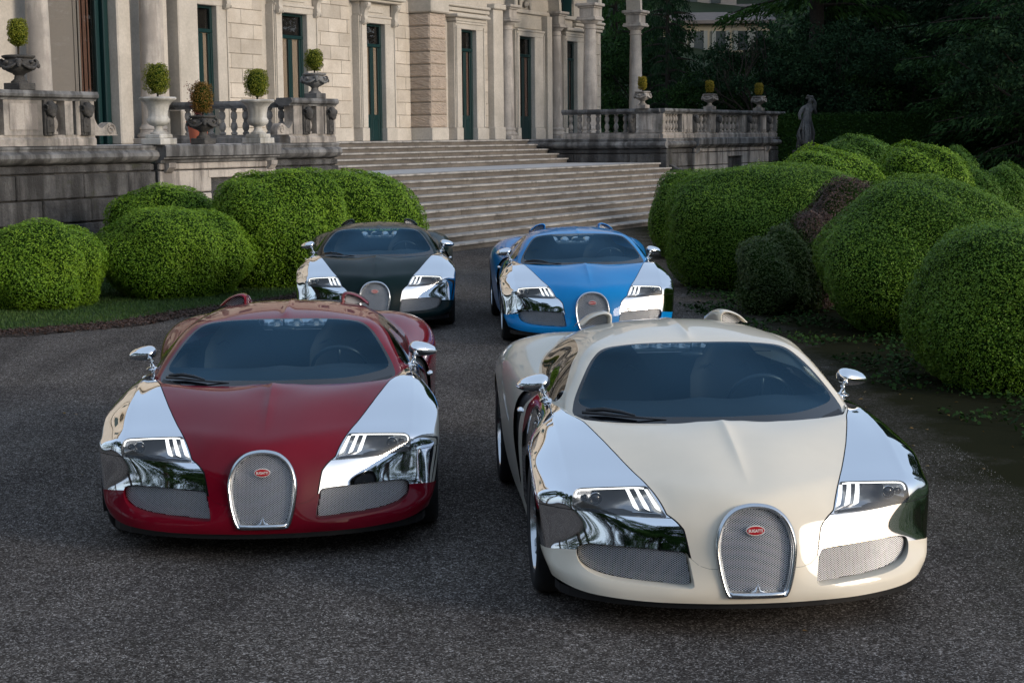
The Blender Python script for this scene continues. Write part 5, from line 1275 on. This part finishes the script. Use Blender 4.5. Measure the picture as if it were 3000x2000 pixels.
def blades(name, poly, n, h, seed, mat, box, lab=None):
    r = np.random.default_rng(seed); P = np.stack([r.uniform(box[0], box[1], n), r.uniform(box[2], box[3], n)], 1); P = P[in_poly(P, catmull(poly, 6))]; n = len(P)
    a = r.uniform(0, 6.28, n); w = h*.13; hh = h*r.uniform(.5, 1.3, n); d = np.stack([np.cos(a), np.sin(a)], 1); lean = r.normal(0, .35, (n, 2))*hh[:, None]
    V = np.zeros((n, 3, 3)); V[:, 0, :2] = P-d*w; V[:, 1, :2] = P+d*w; V[:, 2, :2] = P+lean; V[:, :2, 2] = .01; V[:, 2, 2] = hh
    me = mesh(name, V.reshape(-1, 3), np.arange(3*n).reshape(n, 3)); set_attr(me, np.repeat(r.random(n), 3)); o = link(name, me, mat); return tag(o, lab, 'grass', kind='stuff')
blades('grass_right', [(5.4, 11), (5.8, 16), (6.0, 22), (7.0, 30), (9, 34), (14, 34), (14, 8), (6, 7)], 60000, .05, 6, FO['grass'], (5, 14, 7, 34), 'shaded lawn beyond the bushes on the right')
blades('grass', GL, 90000, .045, 5, FO['grass'], (-9, -1, 18.5, 27), 'short mown grass under the clipped bushes on the left')
# weeds and ground ivy in the bed, pebbles on the gravel
r = np.random.default_rng(9); n = 24000; P = np.stack([r.uniform(2.2, 6.5, n), r.uniform(7, 30, n)], 1); P = P[in_poly(P, catmull(RB, 6))]
cl = np.sin(P[:, 0]*5.1+2*np.sin(P[:, 1]*1.3))+np.sin(P[:, 1]*3.7+P[:, 0]); P = P[(cl > -.35)]
V, F, v = leaf_cloud(np.column_stack([P, r.uniform(.015, .07, len(P))]), np.tile([0, 0, 1.], (len(P), 1)), .05, .5, 8, asp=.8); me = mesh('ground_ivy', V, F); set_attr(me, v)
tag(link('ground_ivy', me, FO['hedge']), 'low ivy and weeds on the dark soil below the right bushes', 'weeds', kind='stuff')
def pebbles(name, n, box, size, seed, mat, lab):
    r = np.random.default_rng(seed); T = np.array([(1, 0, 0), (-.3, .9, 0), (-.7, -.6, 0), (.1, 0, .7)]); V = []
    P = np.stack([r.uniform(box[0], box[1], n), r.uniform(box[2], box[3], n)], 1); s = size*r.uniform(.5, 1.5, n)**1.5; a = r.uniform(0, 6.28, n); ca, sa = np.cos(a), np.sin(a)
    O = np.array([(1, 0, 0), (.2, .8, 0), (-.9, .3, 0), (-.4, -.8, 0), (.6, -.6, 0), (0, 0, .6)])
    X = O[None, :, 0]*ca[:, None]-O[None, :, 1]*sa[:, None]; Y = O[None, :, 0]*sa[:, None]+O[None, :, 1]*ca[:, None]
    V = np.stack([P[:, :1]+X*s[:, None], P[:, 1:]+Y*s[:, None]*.8, np.broadcast_to(O[None, :, 2], X.shape)*s[:, None]-.001], 2).reshape(-1, 3)
    T = np.array([(0, 1, 5), (1, 2, 5), (2, 3, 5), (3, 4, 5), (4, 0, 5)]); F = (np.arange(n)[:, None, None]*6+T[None]).reshape(-1, 3)
    me = mesh(name, V, F); set_attr(me, np.repeat(r.random(n), 6)); return tag(link(name, me, mat), lab, 'gravel', kind='stuff')
PB = foliage_mat('pebble_stone', (.020, .0175, .0155), (.062, .055, .050), (.48, .455, .43), trans=0, rough=1, spec=0)
pebbles('pebbles', 150000, (-3.7, 3.3, 4.4, 12), .0036, 3, PB, 'loose grey pebbles in front of the two nearest cars')
r = np.random.default_rng(19); n = 900; P = np.stack([r.uniform(-4.5, 5, n), r.uniform(4.6, 24, n)], 1); wgt = np.clip((P[:, 0]-1.5)/2, .06, 1); P = P[r.random(n) < wgt]
V, F, v = leaf_cloud(np.column_stack([P, np.full(len(P), .012)]), np.tile([0, 0, 1.], (len(P), 1)), .038, .22, 12, asp=.6); me = mesh('fallen_leaves', V, F); set_attr(me, v)
tag(link('fallen_leaves', me, FO['russet']), 'fallen brown leaves scattered on the gravel and soil', 'leaves', kind='stuff')
EDG = catmull([(-9, 18.5), (-6.3, 19.7), (-5.1, 20.45), (-4.3, 21.9), (-3.45, 23.3), (-2.8, 24.9)], 60, False); r = np.random.default_rng(23); k = r.integers(0, len(EDG), 9000)
P = EDG[k]+r.normal(0, .16, (9000, 2)); V, F, v = leaf_cloud(np.column_stack([P, r.uniform(.012, .03, len(P))]), np.tile([0, 0, 1.], (len(P), 1)), .040, .5, 14, asp=.6, tri=True); me = mesh('leaf_litter', V, F); set_attr(me, v)
tag(link('leaf_litter', me, FO['brown']), 'brown leaf litter between the lawn and the gravel on the left', 'leaves', kind='stuff')
# a few leaves and weed tufts lying on the gravel
r2 = random.Random(5)
for i, (x, y, lab) in enumerate(((-.02, 5.95, 'small green weed in the gravel between the front cars'), (-1.05, 5.15, 'tiny weed tuft in the gravel at the bottom left'), (2.65, 6.0, 'flat green leaf on the gravel right of the cream car'))):
    P = np.array([(x+r2.gauss(0, .018), y+r2.gauss(0, .018), .012+abs(r2.gauss(0, .01))) for _ in range(26)]); V, F, v = leaf_cloud(P, np.tile([0, 0, 1.], (len(P), 1)), .03, .6, 20+i)
    me = mesh('weed', V-np.array([x, y, 0]), F); set_attr(me, v); o = link('weed', me, FO['box']); o.location = (x, y, 0); tag(o, lab, 'weed')
# ================================================================= BUSHES
from mathutils import noise as mn
def bush(label, x, y, rx, ry, h, seed, mat, size=.035, dens=2300, sink=.25, group='clipped box bushes', name='clipped_bush', lump=.15, cat='bush'):
    root = thing(name, label, cat, (x, y, 0), 0, group)
    rg = np.random.default_rng(seed); hz = h*.56; zc = h-hz
    area = 2*math.pi*((rx*ry)**.8+2*(rx*hz)**.8)/3*1.55; size *= .80; n = int(area*dens*2.1)
    u = rg.uniform(-.95, 1, n); a = rg.uniform(0, 2*np.pi, n); sr = np.sqrt(1-u*u); d = np.stack([sr*np.cos(a), sr*np.sin(a), u], 1)
    ns = np.array([mn.noise(Vector(q*2.1)+Vector((seed*3.1, 0, 0)))*lump+mn.noise(Vector(q*5.5)+Vector((0, seed*1.7, 0)))*lump*.5 for q in d[::6]])
    # smooth low frequency lumps, interpolated from a coarse analytic field
    f = lambda D: lump*(np.sin(D[:, 0]*3.1+seed)*np.cos(D[:, 1]*2.7+seed*1.3)+.6*np.sin(D[:, 2]*5+D[:, 0]*4+seed*2.1)+.35*np.sin(D[:, 0]*9+D[:, 1]*8+seed)+.22*np.sin(D[:, 0]*17+2*np.sin(D[:, 2]*11+seed))*np.sin(D[:, 2]*19+D[:, 1]*15)+.12*np.sin(D[:, 0]*37+seed)*np.sin(D[:, 1]*33)*np.sin(D[:, 2]*35))*.6
    sq = (np.abs(d[:, 0])**2.25+np.abs(d[:, 1])**2.25+np.abs(d[:, 2])**2.25)**(-1/2.25)
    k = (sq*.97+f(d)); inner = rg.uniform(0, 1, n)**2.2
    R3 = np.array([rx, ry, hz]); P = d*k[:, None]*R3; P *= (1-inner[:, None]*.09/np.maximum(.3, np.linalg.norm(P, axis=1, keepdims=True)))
    # small sprigs sticking out
    spr = rg.random(n) < .035; P[spr] *= 1+rg.uniform(.01, .035, (spr.sum(), 1))**1.0
    nrm = d/R3; nrm /= np.linalg.norm(nrm, axis=1, keepdims=True)
    P[:, 2] += zc; ok = P[:, 2] > .01; P, nrm = P[ok], nrm[ok]; inner = inner[ok]
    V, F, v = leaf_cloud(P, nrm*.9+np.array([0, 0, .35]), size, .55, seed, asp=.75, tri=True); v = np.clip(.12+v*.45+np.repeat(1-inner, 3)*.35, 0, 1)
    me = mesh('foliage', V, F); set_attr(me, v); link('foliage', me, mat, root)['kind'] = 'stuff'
    b = MB(); nu, nv = 28, 16; Vc = []
    for j in range(nv+1):
        t = math.pi*j/nv
        for i in range(nu): Vc.append((math.sin(t)*math.cos(2*math.pi*i/nu), math.sin(t)*math.sin(2*math.pi*i/nu), math.cos(t)))
    D = np.array(Vc); kk = ((np.abs(D)**2.25).sum(1)**(-1/2.25)*.97+f(D)); C_ = D*kk[:, None]*R3*(1-.055/max(.4, min(rx, h/2)))+np.array([0, 0, zc])
    C_[:, 2] = np.maximum(C_[:, 2], 0.0)
    Fc = [(j*nu+i, (j+1)*nu+i, (j+1)*nu+(i+1) % nu, j*nu+(i+1) % nu) for j in range(nv) for i in range(nu)]
    b.add(C_, Fc); link('twig_core', b.me('twig_core', True), FO['core'], root); return root
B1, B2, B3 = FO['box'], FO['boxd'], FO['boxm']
bush('round clipped bush at the left edge of the picture, on the grass', -6.72, 23.0, 1.02, 1.0, 1.20, 1, B1, .036, 2600)
bush('broad clipped bush standing just behind the red car', -5.08, 24.6, 1.14, 1.1, 1.37, 2, B1, .036, 2500)
bush('tallest clipped bush on the left, behind the red car and beside the black car', -3.73, 26.2, 1.22, 1.25, 1.90, 3, B1, .040, 2200)
bush('low clipped bush against the dark wall, peeping between two larger bushes', -5.75, 27.2, 1.0, .9, 1.60, 4, B1, .042, 1900)
bush('clipped bush touching the steps, left of the black car', -2.72, 28.3, 1.14, 1.2, 1.84, 5, B1, .042, 1900)
bush('narrow upright bush at the right foot of the steps', 3.50, 31.2, .88, .9, 1.72, 6, B3, 0.0387, 2040, lump=.11)
bush('wide clipped bush right of the blue car', 4.05, 25.1, 1.70, 1.5, 1.92, 7, B3, 0.0327, 2760, lump=.11)
bush('pale green dome bush in front of the statue', 5.85, 30.3, 1.18, 1.2, 2.12, 8, B1, .045, 1700)
bush('smooth dome bush on the far right side, behind the brown dead patch', 7.62, 30.2, .92, 1.0, 2.16, 9, B1, .045, 1700)
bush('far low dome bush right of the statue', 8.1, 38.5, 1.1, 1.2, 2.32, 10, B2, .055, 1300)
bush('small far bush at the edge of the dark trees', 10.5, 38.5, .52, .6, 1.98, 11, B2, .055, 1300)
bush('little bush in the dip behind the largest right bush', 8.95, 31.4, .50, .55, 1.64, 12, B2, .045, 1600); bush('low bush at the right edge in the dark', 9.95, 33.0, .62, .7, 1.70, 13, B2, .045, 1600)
bush('largest clipped bush on the right, behind the cream car', 4.90, 19.3, 1.36, 1.40, 1.78, 14, B3, 0.0292, 3600, lump=.11)
bush('nearest clipped bush at the right edge of the picture', 4.80, 15.0, 1.17, 1.15, 1.53, 15, B3, 0.0275, 4320, lump=.11)
bush('small dark ragged bush below the dead brown patch', 3.50, 21.3, .60, .6, 1.10, 16, FO['ragged'], .038, 2600, lump=.26)
bush('large dead brown patch of bush between the green bushes on the right', 4.75, 22.9, .86, .6, 1.64, 17, FO['brown'], .034, 2800, group='dead brown bushes'); bush('small dead brown tuft beneath the large brown patch', 3.98, 21.5, .40, .4, 1.34, 18, FO['brown'], .032, 3000, group='dead brown bushes')
# ================================================================= HEDGE, TREES, STATUE, FAR HOUSES
def hedge():
    rg = np.random.default_rng(31); root = thing('hedge', 'long straight clipped hedge in shade behind the statue', 'hedge', (14, 62, 0), math.radians(8))
    n = 26000; L_ = 9.0; P = np.zeros((n, 3)); N_ = np.zeros((n, 3)); k = rg.random(n)
    top = k < .35; P[:, 0] = rg.uniform(-L_, L_, n); P[top, 1] = rg.uniform(-.6, .6, top.sum()); P[top, 2] = 3.05+rg.normal(0, .03, top.sum()); N_[top] = (0, 0, 1)
    P[~top, 1] = -.62+rg.normal(0, .03, (~top).sum()); P[~top, 2] = rg.uniform(.1, 3.05, (~top).sum()); N_[~top] = (0, -1, .2)
    V, F, v = leaf_cloud(P, N_, .10, .6, 32); me = mesh('foliage', V, F); set_attr(me, v); link('foliage', me, FO['hedge'], root)['kind'] = 'stuff'
    link('twig_core', MB().box((-L_, -.58, 0), (L_, .58, 3.02), .05).me('twig_core'), FO['core'], root)
hedge()
def bough_cloud(rg, base, dirv, L_, droop, n, wid):
    """points along a drooping conifer bough"""
    f = rg.uniform(.15, 1, n); side = np.array([-dirv[1], dirv[0], 0]); w = rg.normal(0, 1, n)*wid*(1-f*.55)
    P = base+np.outer(f*L_, dirv)+np.outer(w, side); P[:, 2] += -droop*(f**2)*L_-np.abs(w)*.35-rg.random(n)**2*.35+rg.normal(0, .05, n)
    return P
def cedar_mesh(seed, H=16, R=6.5, nb=80, per=260, z0=1.0, size=.26):
    rg = np.random.default_rng(seed); P = []; b = MB(); b.tube([(0, 0, 0), (.1, 0, H*.4), (0, .1, H*.8), (0, 0, H)], [.42, .32, .16, .03], 10)
    for i in range(nb):
        z = z0+(H-z0)*(i/nb)**.9; a = i*2.4+rg.uniform(-.3, .3); L_ = R*(1-(z/H)**1.3)*rg.uniform(.7, 1.1)+.6; d = np.array([math.cos(a), math.sin(a), .12]); dr = rg.uniform(.10, .28)
        P.append(bough_cloud(rg, np.array([0, 0, z]), d, L_, dr, int(per*(.4+L_/R)), .32+.10*L_))
        b.tube([(d[0]*f*L_, d[1]*f*L_, z+.12*f*L_-dr*f*f*L_) for f in (0, .35, .7, 1)], [.09, .06, .035, .01], 5)
    P = np.vstack(P); n = len(P); r = rg
    d = np.column_stack([r.normal(0, .5, (n, 2)), -np.abs(r.normal(.6, .3, n))]); d /= np.linalg.norm(d, axis=1, keepdims=True); rad = P*np.array([1, 1, 0]); rad /= np.linalg.norm(rad, axis=1, keepdims=True)+1e-6; d = d*.6+rad*.6
    a = d/np.linalg.norm(d, axis=1, keepdims=True); bb = np.cross(a, r.normal(0, 1, (n, 3))); bb /= np.linalg.norm(bb, axis=1, keepdims=True); s = size*r.uniform(.5, 1.4, (n, 1))
    V = np.stack([P-bb*s*.16, P+bb*s*.16, P+a*s+bb*s*.04, P+a*s-bb*s*.04], 1).reshape(-1, 3); me = mesh('foliage', V, np.arange(4*n).reshape(n, 4)); set_attr(me, np.repeat(r.random(n), 4)); return me, b.me('trunk', 40)
def broad_mesh(seed, H=7, R=3, n=16000, size=.13, nc=46, trunk=.16):
    rg = np.random.default_rng(seed); P = []; N_ = []; b = MB(); b.tube([(0, 0, 0), (.1, .1, H*.4), (-.1, 0, H*.75)], [trunk, trunk*.7, trunk*.3], 8)
    for i in range(nc):
        u = rg.uniform(-.5, 1); a = rg.uniform(0, 6.28); q = rg.uniform(.45, 1)**.6; c = np.array([math.cos(a)*math.sqrt(max(0, 1-u*u))*R*q, math.sin(a)*math.sqrt(max(0, 1-u*u))*R*q, H*.55+u*H*.42*q]); rr_ = R*rg.uniform(.16, .34)
        m = n//nc; d = rg.normal(0, 1, (m, 3)); d /= np.linalg.norm(d, axis=1, keepdims=True); d[:, 2] = np.abs(d[:, 2])*.9-.25; P.append(c+d*rr_*rg.uniform(.6, 1.1, (m, 1))); N_.append(d)
        if i % 4 == 0: b.tube([(0, 0, H*.3), tuple(c*np.array([.5, .5, .75])), tuple(c)], [trunk*.4, trunk*.25, .02], 5)
    P = np.vstack(P); N_ = np.vstack(N_); P[:, 2] = np.maximum(P[:, 2], .05); V, F, v = leaf_cloud(P, N_, size, .7, seed); me = mesh('foliage', V, F); set_attr(me, v); return me, b.me('trunk', 40)
TREES = dict(c1=cedar_mesh(41), c2=cedar_mesh(42, 18, 7.5, 90, 260), c3=cedar_mesh(43, 14, 5, 70, 220), c4=cedar_mesh(44, 17, 6.6, 46, 520, 7.6), b1=broad_mesh(51), b2=broad_mesh(52, 5, 2.8, 14000), b3=broad_mesh(53, 12, 4.5, 20000, .22, 60, .3))
def tree(kind, label, x, y, s=1, rz=0, mat='dark', z=0, name=None, group=None, sz=None):
    root = thing(name or ('conifer' if kind[0] == 'c' else 'broadleaf_tree'), label, 'tree', (x, y, z), rz, group); f, t = TREES[kind]
    for nm, me, m in (('foliage', f, FO[mat]), ('trunk', t, FO['bark'])):
        o = link(nm, me, m, root); o.scale = (s, s, sz or s)
        if nm == 'foliage': o['kind'] = 'stuff'
    return root
G1, G2 = 'dark conifers behind the terrace', 'shrubs under the dark trees'
tree('c1', 'dark green conifer with feathery boughs seen between the two slim columns', 4.9, 77, .42, .4, 'mid', group=G1, sz=.95)
tree('c1', 'blue black pointed conifer left of the far yellow house', 6.7, 70, .30, 2.2, 'dark', group=G1, sz=.8)
tree('c4', 'conifer whose feathery boughs droop in from above beside the far house', 12.7, 69, 1.0, .5, 'mid', group=G1)
tree('b3', 'dark round crowned tree under the drooping boughs', 16.2, 73, .85, .5, 'dark', group=G1)
tree('b1', 'dark shrub hiding the foot of the drooping conifer', 12.9, 65, 1.0, 2.5, 'dark', group=G2)
tree('c2', 'cedar with layered boughs above the right end of the hedge', 19.0, 58, .8, 1.9, 'cedar', group=G1)
tree('c2', 'large conifer with long drooping boughs right of the far house', 21.5, 74, 1.05, 1.0, 'cedar', group=G1)
tree('c2', 'big conifer with wide horizontal boughs in the upper right', 25.5, 66, 1.0, 2.7, 'cedar', group=G1)
tree('c1', 'very dark conifer at the upper right edge', 24.5, 55, 1.0, .9, 'cedar', group=G1); tree('c3', 'dark slim conifer between the two big ones', 19.5, 68, 1.0, .3, 'dark', group=G1)
tree('c2', 'black conifer closing the right side', 21.5, 49, .8, 4.0, 'dark', group=G1)
tree('b1', 'dark round leafed shrub behind the right balustrade', 10.5, 66, 1.0, 0, 'dark', group=G2); tree('b2', 'low dark green shrub left of the statue', 13.6, 66, 1.0, 1, 'hedge', group=G2)
tree('b1', 'dark reddish tinged shrub behind the middle right urn', 8.6, 68, .8, 2, 'hedge', group=G2); tree('b2', 'leafy green bush above the hedge, right of the statue', 15.8, 65, 1.1, 3, 'hedge', group=G2)
tree('b1', 'leafy laurel at the right end of the hedge', 18.6, 60, .95, 4, 'hedge', group=G2); tree('b1', 'dark tall shrub at the right edge of the trees', 16.8, 50, 1.1, 5, 'dark', group=G2)
tree('b2', 'bush with small leaves behind the hedge', 20.6, 62, 1.15, 5.5, 'hedge', group=G2); tree('b2', 'bush closing the gap under the far house', 12.0, 72, 1.2, .8, 'hedge', group=G2); tree('b1', 'broad dark bush seen past the corner of the villa', 6.3, 74, 1.1, 1.8, 'hedge', group=G2)
# bare leaning branch tree in front of the far houses
bt = thing('bare_tree', 'thin leaning bare tree in front of the far yellow house', 'tree', (10.2, 64, 0)); b = MB(); rg = random.Random(4)
def limb(p, d, l, r, k):
    q = p+d*l; b.tube([p, (p+q)/2+Vector((rg.uniform(-.05, .05), 0, rg.uniform(-.05, .1)))*l, q], [r, r*.8, r*.6], 5)
    if k:
        for _ in range(3 if k > 1 else 2): limb(p+d*l*rg.uniform(.5, 1), (d+Vector((rg.uniform(-.7, .7), rg.uniform(-.4, .4), rg.uniform(-.3, .5)))).normalized(), l*.62, r*.5, k-1)
limb(Vector((0, 0, 0)), Vector((-.25, 0, 1)).normalized(), 3.2, .10, 4); link('trunk', b.me('trunk'), FO['bark'], bt); 
# ---- wooded hillside closing the view
hm = stone('wooded_hill', (.022, .040, .016), (.012, .022, .010), sc=.15, bmp=1.0, rnd=0)
hx = np.linspace(-60, 130, 60); hy = np.linspace(84, 240, 30); A, B_ = np.meshgrid(hx, hy); r = np.random.default_rng(2)
Zh = (B_-84)*.36-.5+1.2*np.sin(A*.11)*np.cos(B_*.07)+r.normal(0, .35, A.shape); Zh[0] = -.5
ii = np.arange(A.size).reshape(A.shape); F = np.stack([ii[:-1, :-1].ravel(), ii[:-1, 1:].ravel(), ii[1:, 1:].ravel(), ii[1:, :-1].ravel()], 1)
tag(link('hillside', mesh('hillside', np.stack([A, B_, Zh], 2).reshape(-1, 3), F), hm), kind='structure')
rg = np.random.default_rng(77); n = 170000; X = rg.uniform(-40, 90, n); Y = rg.uniform(86, 150, n); keep = ~((np.abs(X/Y*4796+1500-2120) < 115) & (Y < 126)); X, Y = X[keep], Y[keep]; n = len(X)
crown = 1.8*np.abs(np.sin(X*.9+1.3*np.sin(Y*.5)))*np.abs(np.cos(Y*.45)); Z = (Y-84)*.36-.5+rg.uniform(0, 1, n)*2.2+crown*1.6
V, F, v = leaf_cloud(np.column_stack([X, Y, Z]), np.tile([0, -.5, .8], (n, 1)), .30, .8, 78, asp=.8); me = mesh('woodland', V, F); set_attr(me, v); tag(link('woodland', me, FO['dark']), 'dim woodland covering the hillside behind the garden', 'woodland', kind='stuff')
# ---- far houses on the hill
yw = stone('ochre_render', (.34, .29, .20), (.29, .26, .20), sc=1, bmp=.1, rnd=0); gw = stone('grey_render', (.30, .27, .24), (.24, .22, .20), sc=1, bmp=.1, rnd=0); rf = stone('grey_roof_tiles', (.16, .14, .13), (.11, .10, .095), sc=3, bmp=.4, rnd=0)
wg = simple('dull_window', (.05, .06, .06), .15); wf = simple('grey_shutter', (.20, .21, .19), .6); sk = simple('skylight_glass', (.35, .45, .48), .05, metal=.6)
h = thing('house', 'ochre house with grey shutters low on the far hillside', 'house', (12.0, 106, 6.8))
link('wall', MB().box((-2.2, 0, -1), (4.6, 6, 2.6)).me('wall'), yw, h); link('roof', MB().prism([(-.5, 2.55), (-.5, 2.75), (3, 3.5), (6.5, 2.75), (6.5, 2.55)], -2.6, 5.0, 0).me('roof'), rf, h)
for x in (-1.2, .1, 1.5, 2.9, 4.0):
    o = link('window', MB().box((x-.3, -.06, .9), (x+.3, .02, 2.1), .01).me('window'), wg, h); link('shutter', MB().box((x-.56, -.09, .88), (x-.31, -.02, 2.12)).me('shutter'), wf, o); link('shutter', MB().box((x+.31, -.09, .88), (x+.56, -.02, 2.12)).me('shutter'), wf, o)
h = thing('house', 'tall pale house with a tiled roof and skylights, above the ochre house', 'house', (11.6, 118, 8.3))
link('wall', MB().box((-4, 0, -4), (6, 8, 1.2)).me('wall'), gw, h); r_ = link('roof', MB().prism([(-.6, 1.1), (-.6, 1.3), (3.6, 3.5), (3.6, 3.2)], -4.4, 6.4, 0).me('roof'), rf, h)
for x in (-.9, .6, 2.1): link('skylight', MB().prism([(1.0, 2.08), (.95, 2.24), (2.0, 2.78), (2.05, 2.62)], x-.35, x+.35, 0).me('skylight'), sk, r_)
link('attic_wall', MB().box((-3, 3.4, 1), (5, 8, 6.6)).me('attic_wall'), gw, h)
for x in (-1.8, 0, 1.8, 3.5): link('window', MB().box((x-.35, 3.33, 3.55), (x+.35, 3.42, 4.5)).me('window'), wg, h)
# ---- statue: draped female figure looking back over her shoulder
sx, sy, sz = 10.05, 56.0, 1.78
stt = thing('statue', 'weathered stone statue of a draped woman on a plinth by the hedge', 'statue', (sx, sy, 0))
link('plinth', MB().box((-.42, -.42, 0), (.42, .42, .2), .02).box((-.34, -.34, .2), (.34, .34, 1.62), .02).box((-.40, -.40, 1.62), (.40, .40, sz), .02).me('plinth'), S_['grey'], stt)
me = bpy.data.meshes.new('figure'); J = [(0, 0, .95, .19), (0.02, 0, 1.15, .17), (.05, 0, 1.33, .19), (.08, 0, 1.48, .12), (.10, -.02, 1.56, .06), (.13, -.03, 1.68, .105), (.16, -.05, 1.78, .08),
    (-.12, 0, 1.42, .10), (-.24, -.04, 1.22, .075), (-.22, -.14, 1.02, .06), (.25, 0, 1.42, .09), (.33, -.02, 1.24, .07), (.26, -.12, 1.40, .05), (.20, -.12, 1.58, .05),
    (-.04, 0, .70, .24), (-.08, 0, .40, .25), (-.12, 0, .15, .25), (-.12, 0, .02, .23), (.10, -.03, .66, .18), (.10, -.06, .38, .17), (.06, -.04, .08, .16)]
E_ = [(0, 1), (1, 2), (2, 3), (3, 4), (4, 5), (5, 6), (3, 7), (7, 8), (8, 9), (3, 10), (10, 11), (11, 12), (12, 13), (0, 14), (14, 15), (15, 16), (16, 17), (0, 18), (18, 19), (19, 20)]
me.from_pydata([j[:3] for j in J], E_, []); fo = bpy.data.objects.new('figure', me); COL.objects.link(fo); md = fo.modifiers.new('s', 'SKIN'); sk_ = me.skin_vertices[0].data
for i, j in enumerate(J): sk_[i].radius = (j[3], j[3]*.85)
sk_[0].use_root = True; ms = fo.modifiers.new('u', 'SUBSURF'); ms.levels = ms.render_levels = 3; bpy.context.view_layer.update()
m2 = bpy.data.meshes.new_from_object(fo.evaluated_get(bpy.context.evaluated_depsgraph_get())); bpy.data.objects.remove(fo)
co = np.zeros(len(m2.vertices)*3); m2.vertices.foreach_get('co', co); co = co.reshape(-1, 3); a = np.arctan2(co[:, 1], co[:, 0]-.0); low = np.clip((1.25-co[:, 2])/.5, 0, 1)
fold = 1+low*(.07*np.sin(a*9+co[:, 2]*5)+.05*np.sin(a*5-co[:, 2]*8)); co[:, 0] *= fold; co[:, 1] *= fold; m2.vertices.foreach_set('co', co.ravel()); m2.update(); m2.name = 'figure'
m2.polygons.foreach_set('use_smooth', np.ones(len(m2.polygons), dtype=bool)); o = link('figure', m2, S_['grey'], stt); o.location = (0, 0, sz-.02)
b = MB(); rgs = random.Random(3)
for i in range(7): b.ell((.12+rgs.uniform(-.09, .09), -.02+rgs.uniform(-.08, .08), 1.76+rgs.uniform(-.03, .09)), (.06, .06, .045), 8, 6)
b.tube([(.2, .05, 1.75), (.30, .08, 1.60), (.30, .06, 1.42), (.22, .1, 1.25)], [.06, .07, .06, .03], 8); link('hair', b.me('hair', True), S_['carved'], stt, (0, 0, sz-.02))['kind'] = 'stuff'
b = MB()
for k in range(7):
    x0 = -.30+.09*k; b.tube([(x0*.6, -.20, 1.0), (x0+.06*math.sin(k), -.27, .6), (x0+.12-.03*k, -.26, .25), (x0*1.1, -.24, .02)], [.02, .04, .045, .05], 6)
link('drapery', b.me('drapery', True), S_['grey'], stt, (0, 0, sz-.02))['kind'] = 'stuff'
# ---- trees behind and beside the camera (the polished panels mirror them)
G3 = 'garden trees across the forecourt'
_bt = [(-30, -12, 'b3', 1.1), (-23, -19, 'b3', 1.05), (-17, -23, 'c1', .9), (-12, -22, 'b3', 1.0), (-7, -25, 'b3', .95), (-3, -22, 'c2', .75), (2, -27, 'b3', .8), (-34, -4, 'c2', .9), (-27, 2, 'b3', 1.0), (-20, -12, 'b1', 1.2), (-15, -16, 'b1', 1.1), (-24, 9, 'b3', .9), (-19, -3, 'c3', .8),
        (9, -36, 'b3', .5), (18, -38, 'b1', .8), (27, -34, 'b1', .9), (-9, -17, 'b2', 1.0), (-30, 16, 'c1', .9)]
for i, (x, y, k, s) in enumerate(_bt):
    tree(k, 'garden conifer on the far lawn, mirrored in the polished panels' if k[0] == 'c' else 'garden tree on the far lawn, mirrored in the polished panels', x, y, s*(1.3 if k == 'b3' else 1.15), i*1.3, 'mid' if i % 3 == 1 else 'hedge', group=G3)
for i, (x, y, s) in enumerate([(33, 50, 1.0), (37, 56, 1.1), (34, 62, 1.0), (41, 50, 1.1), (30, 57, .9)]):  # out-of-view cedars, added to keep the sun off the woods
    tree('c2', 'unseen tall cedar added on the right to shade the woods', x, y, s, i*1.7, 'cedar', group='unseen cedars added for shade on the right')
b = [(-60, -8), (-20, -8.5), (8, -12), (30, -12), (60, -10), (60, -60), (-60, -60)]
sheet('lawn_opposite', b, .01, turf)
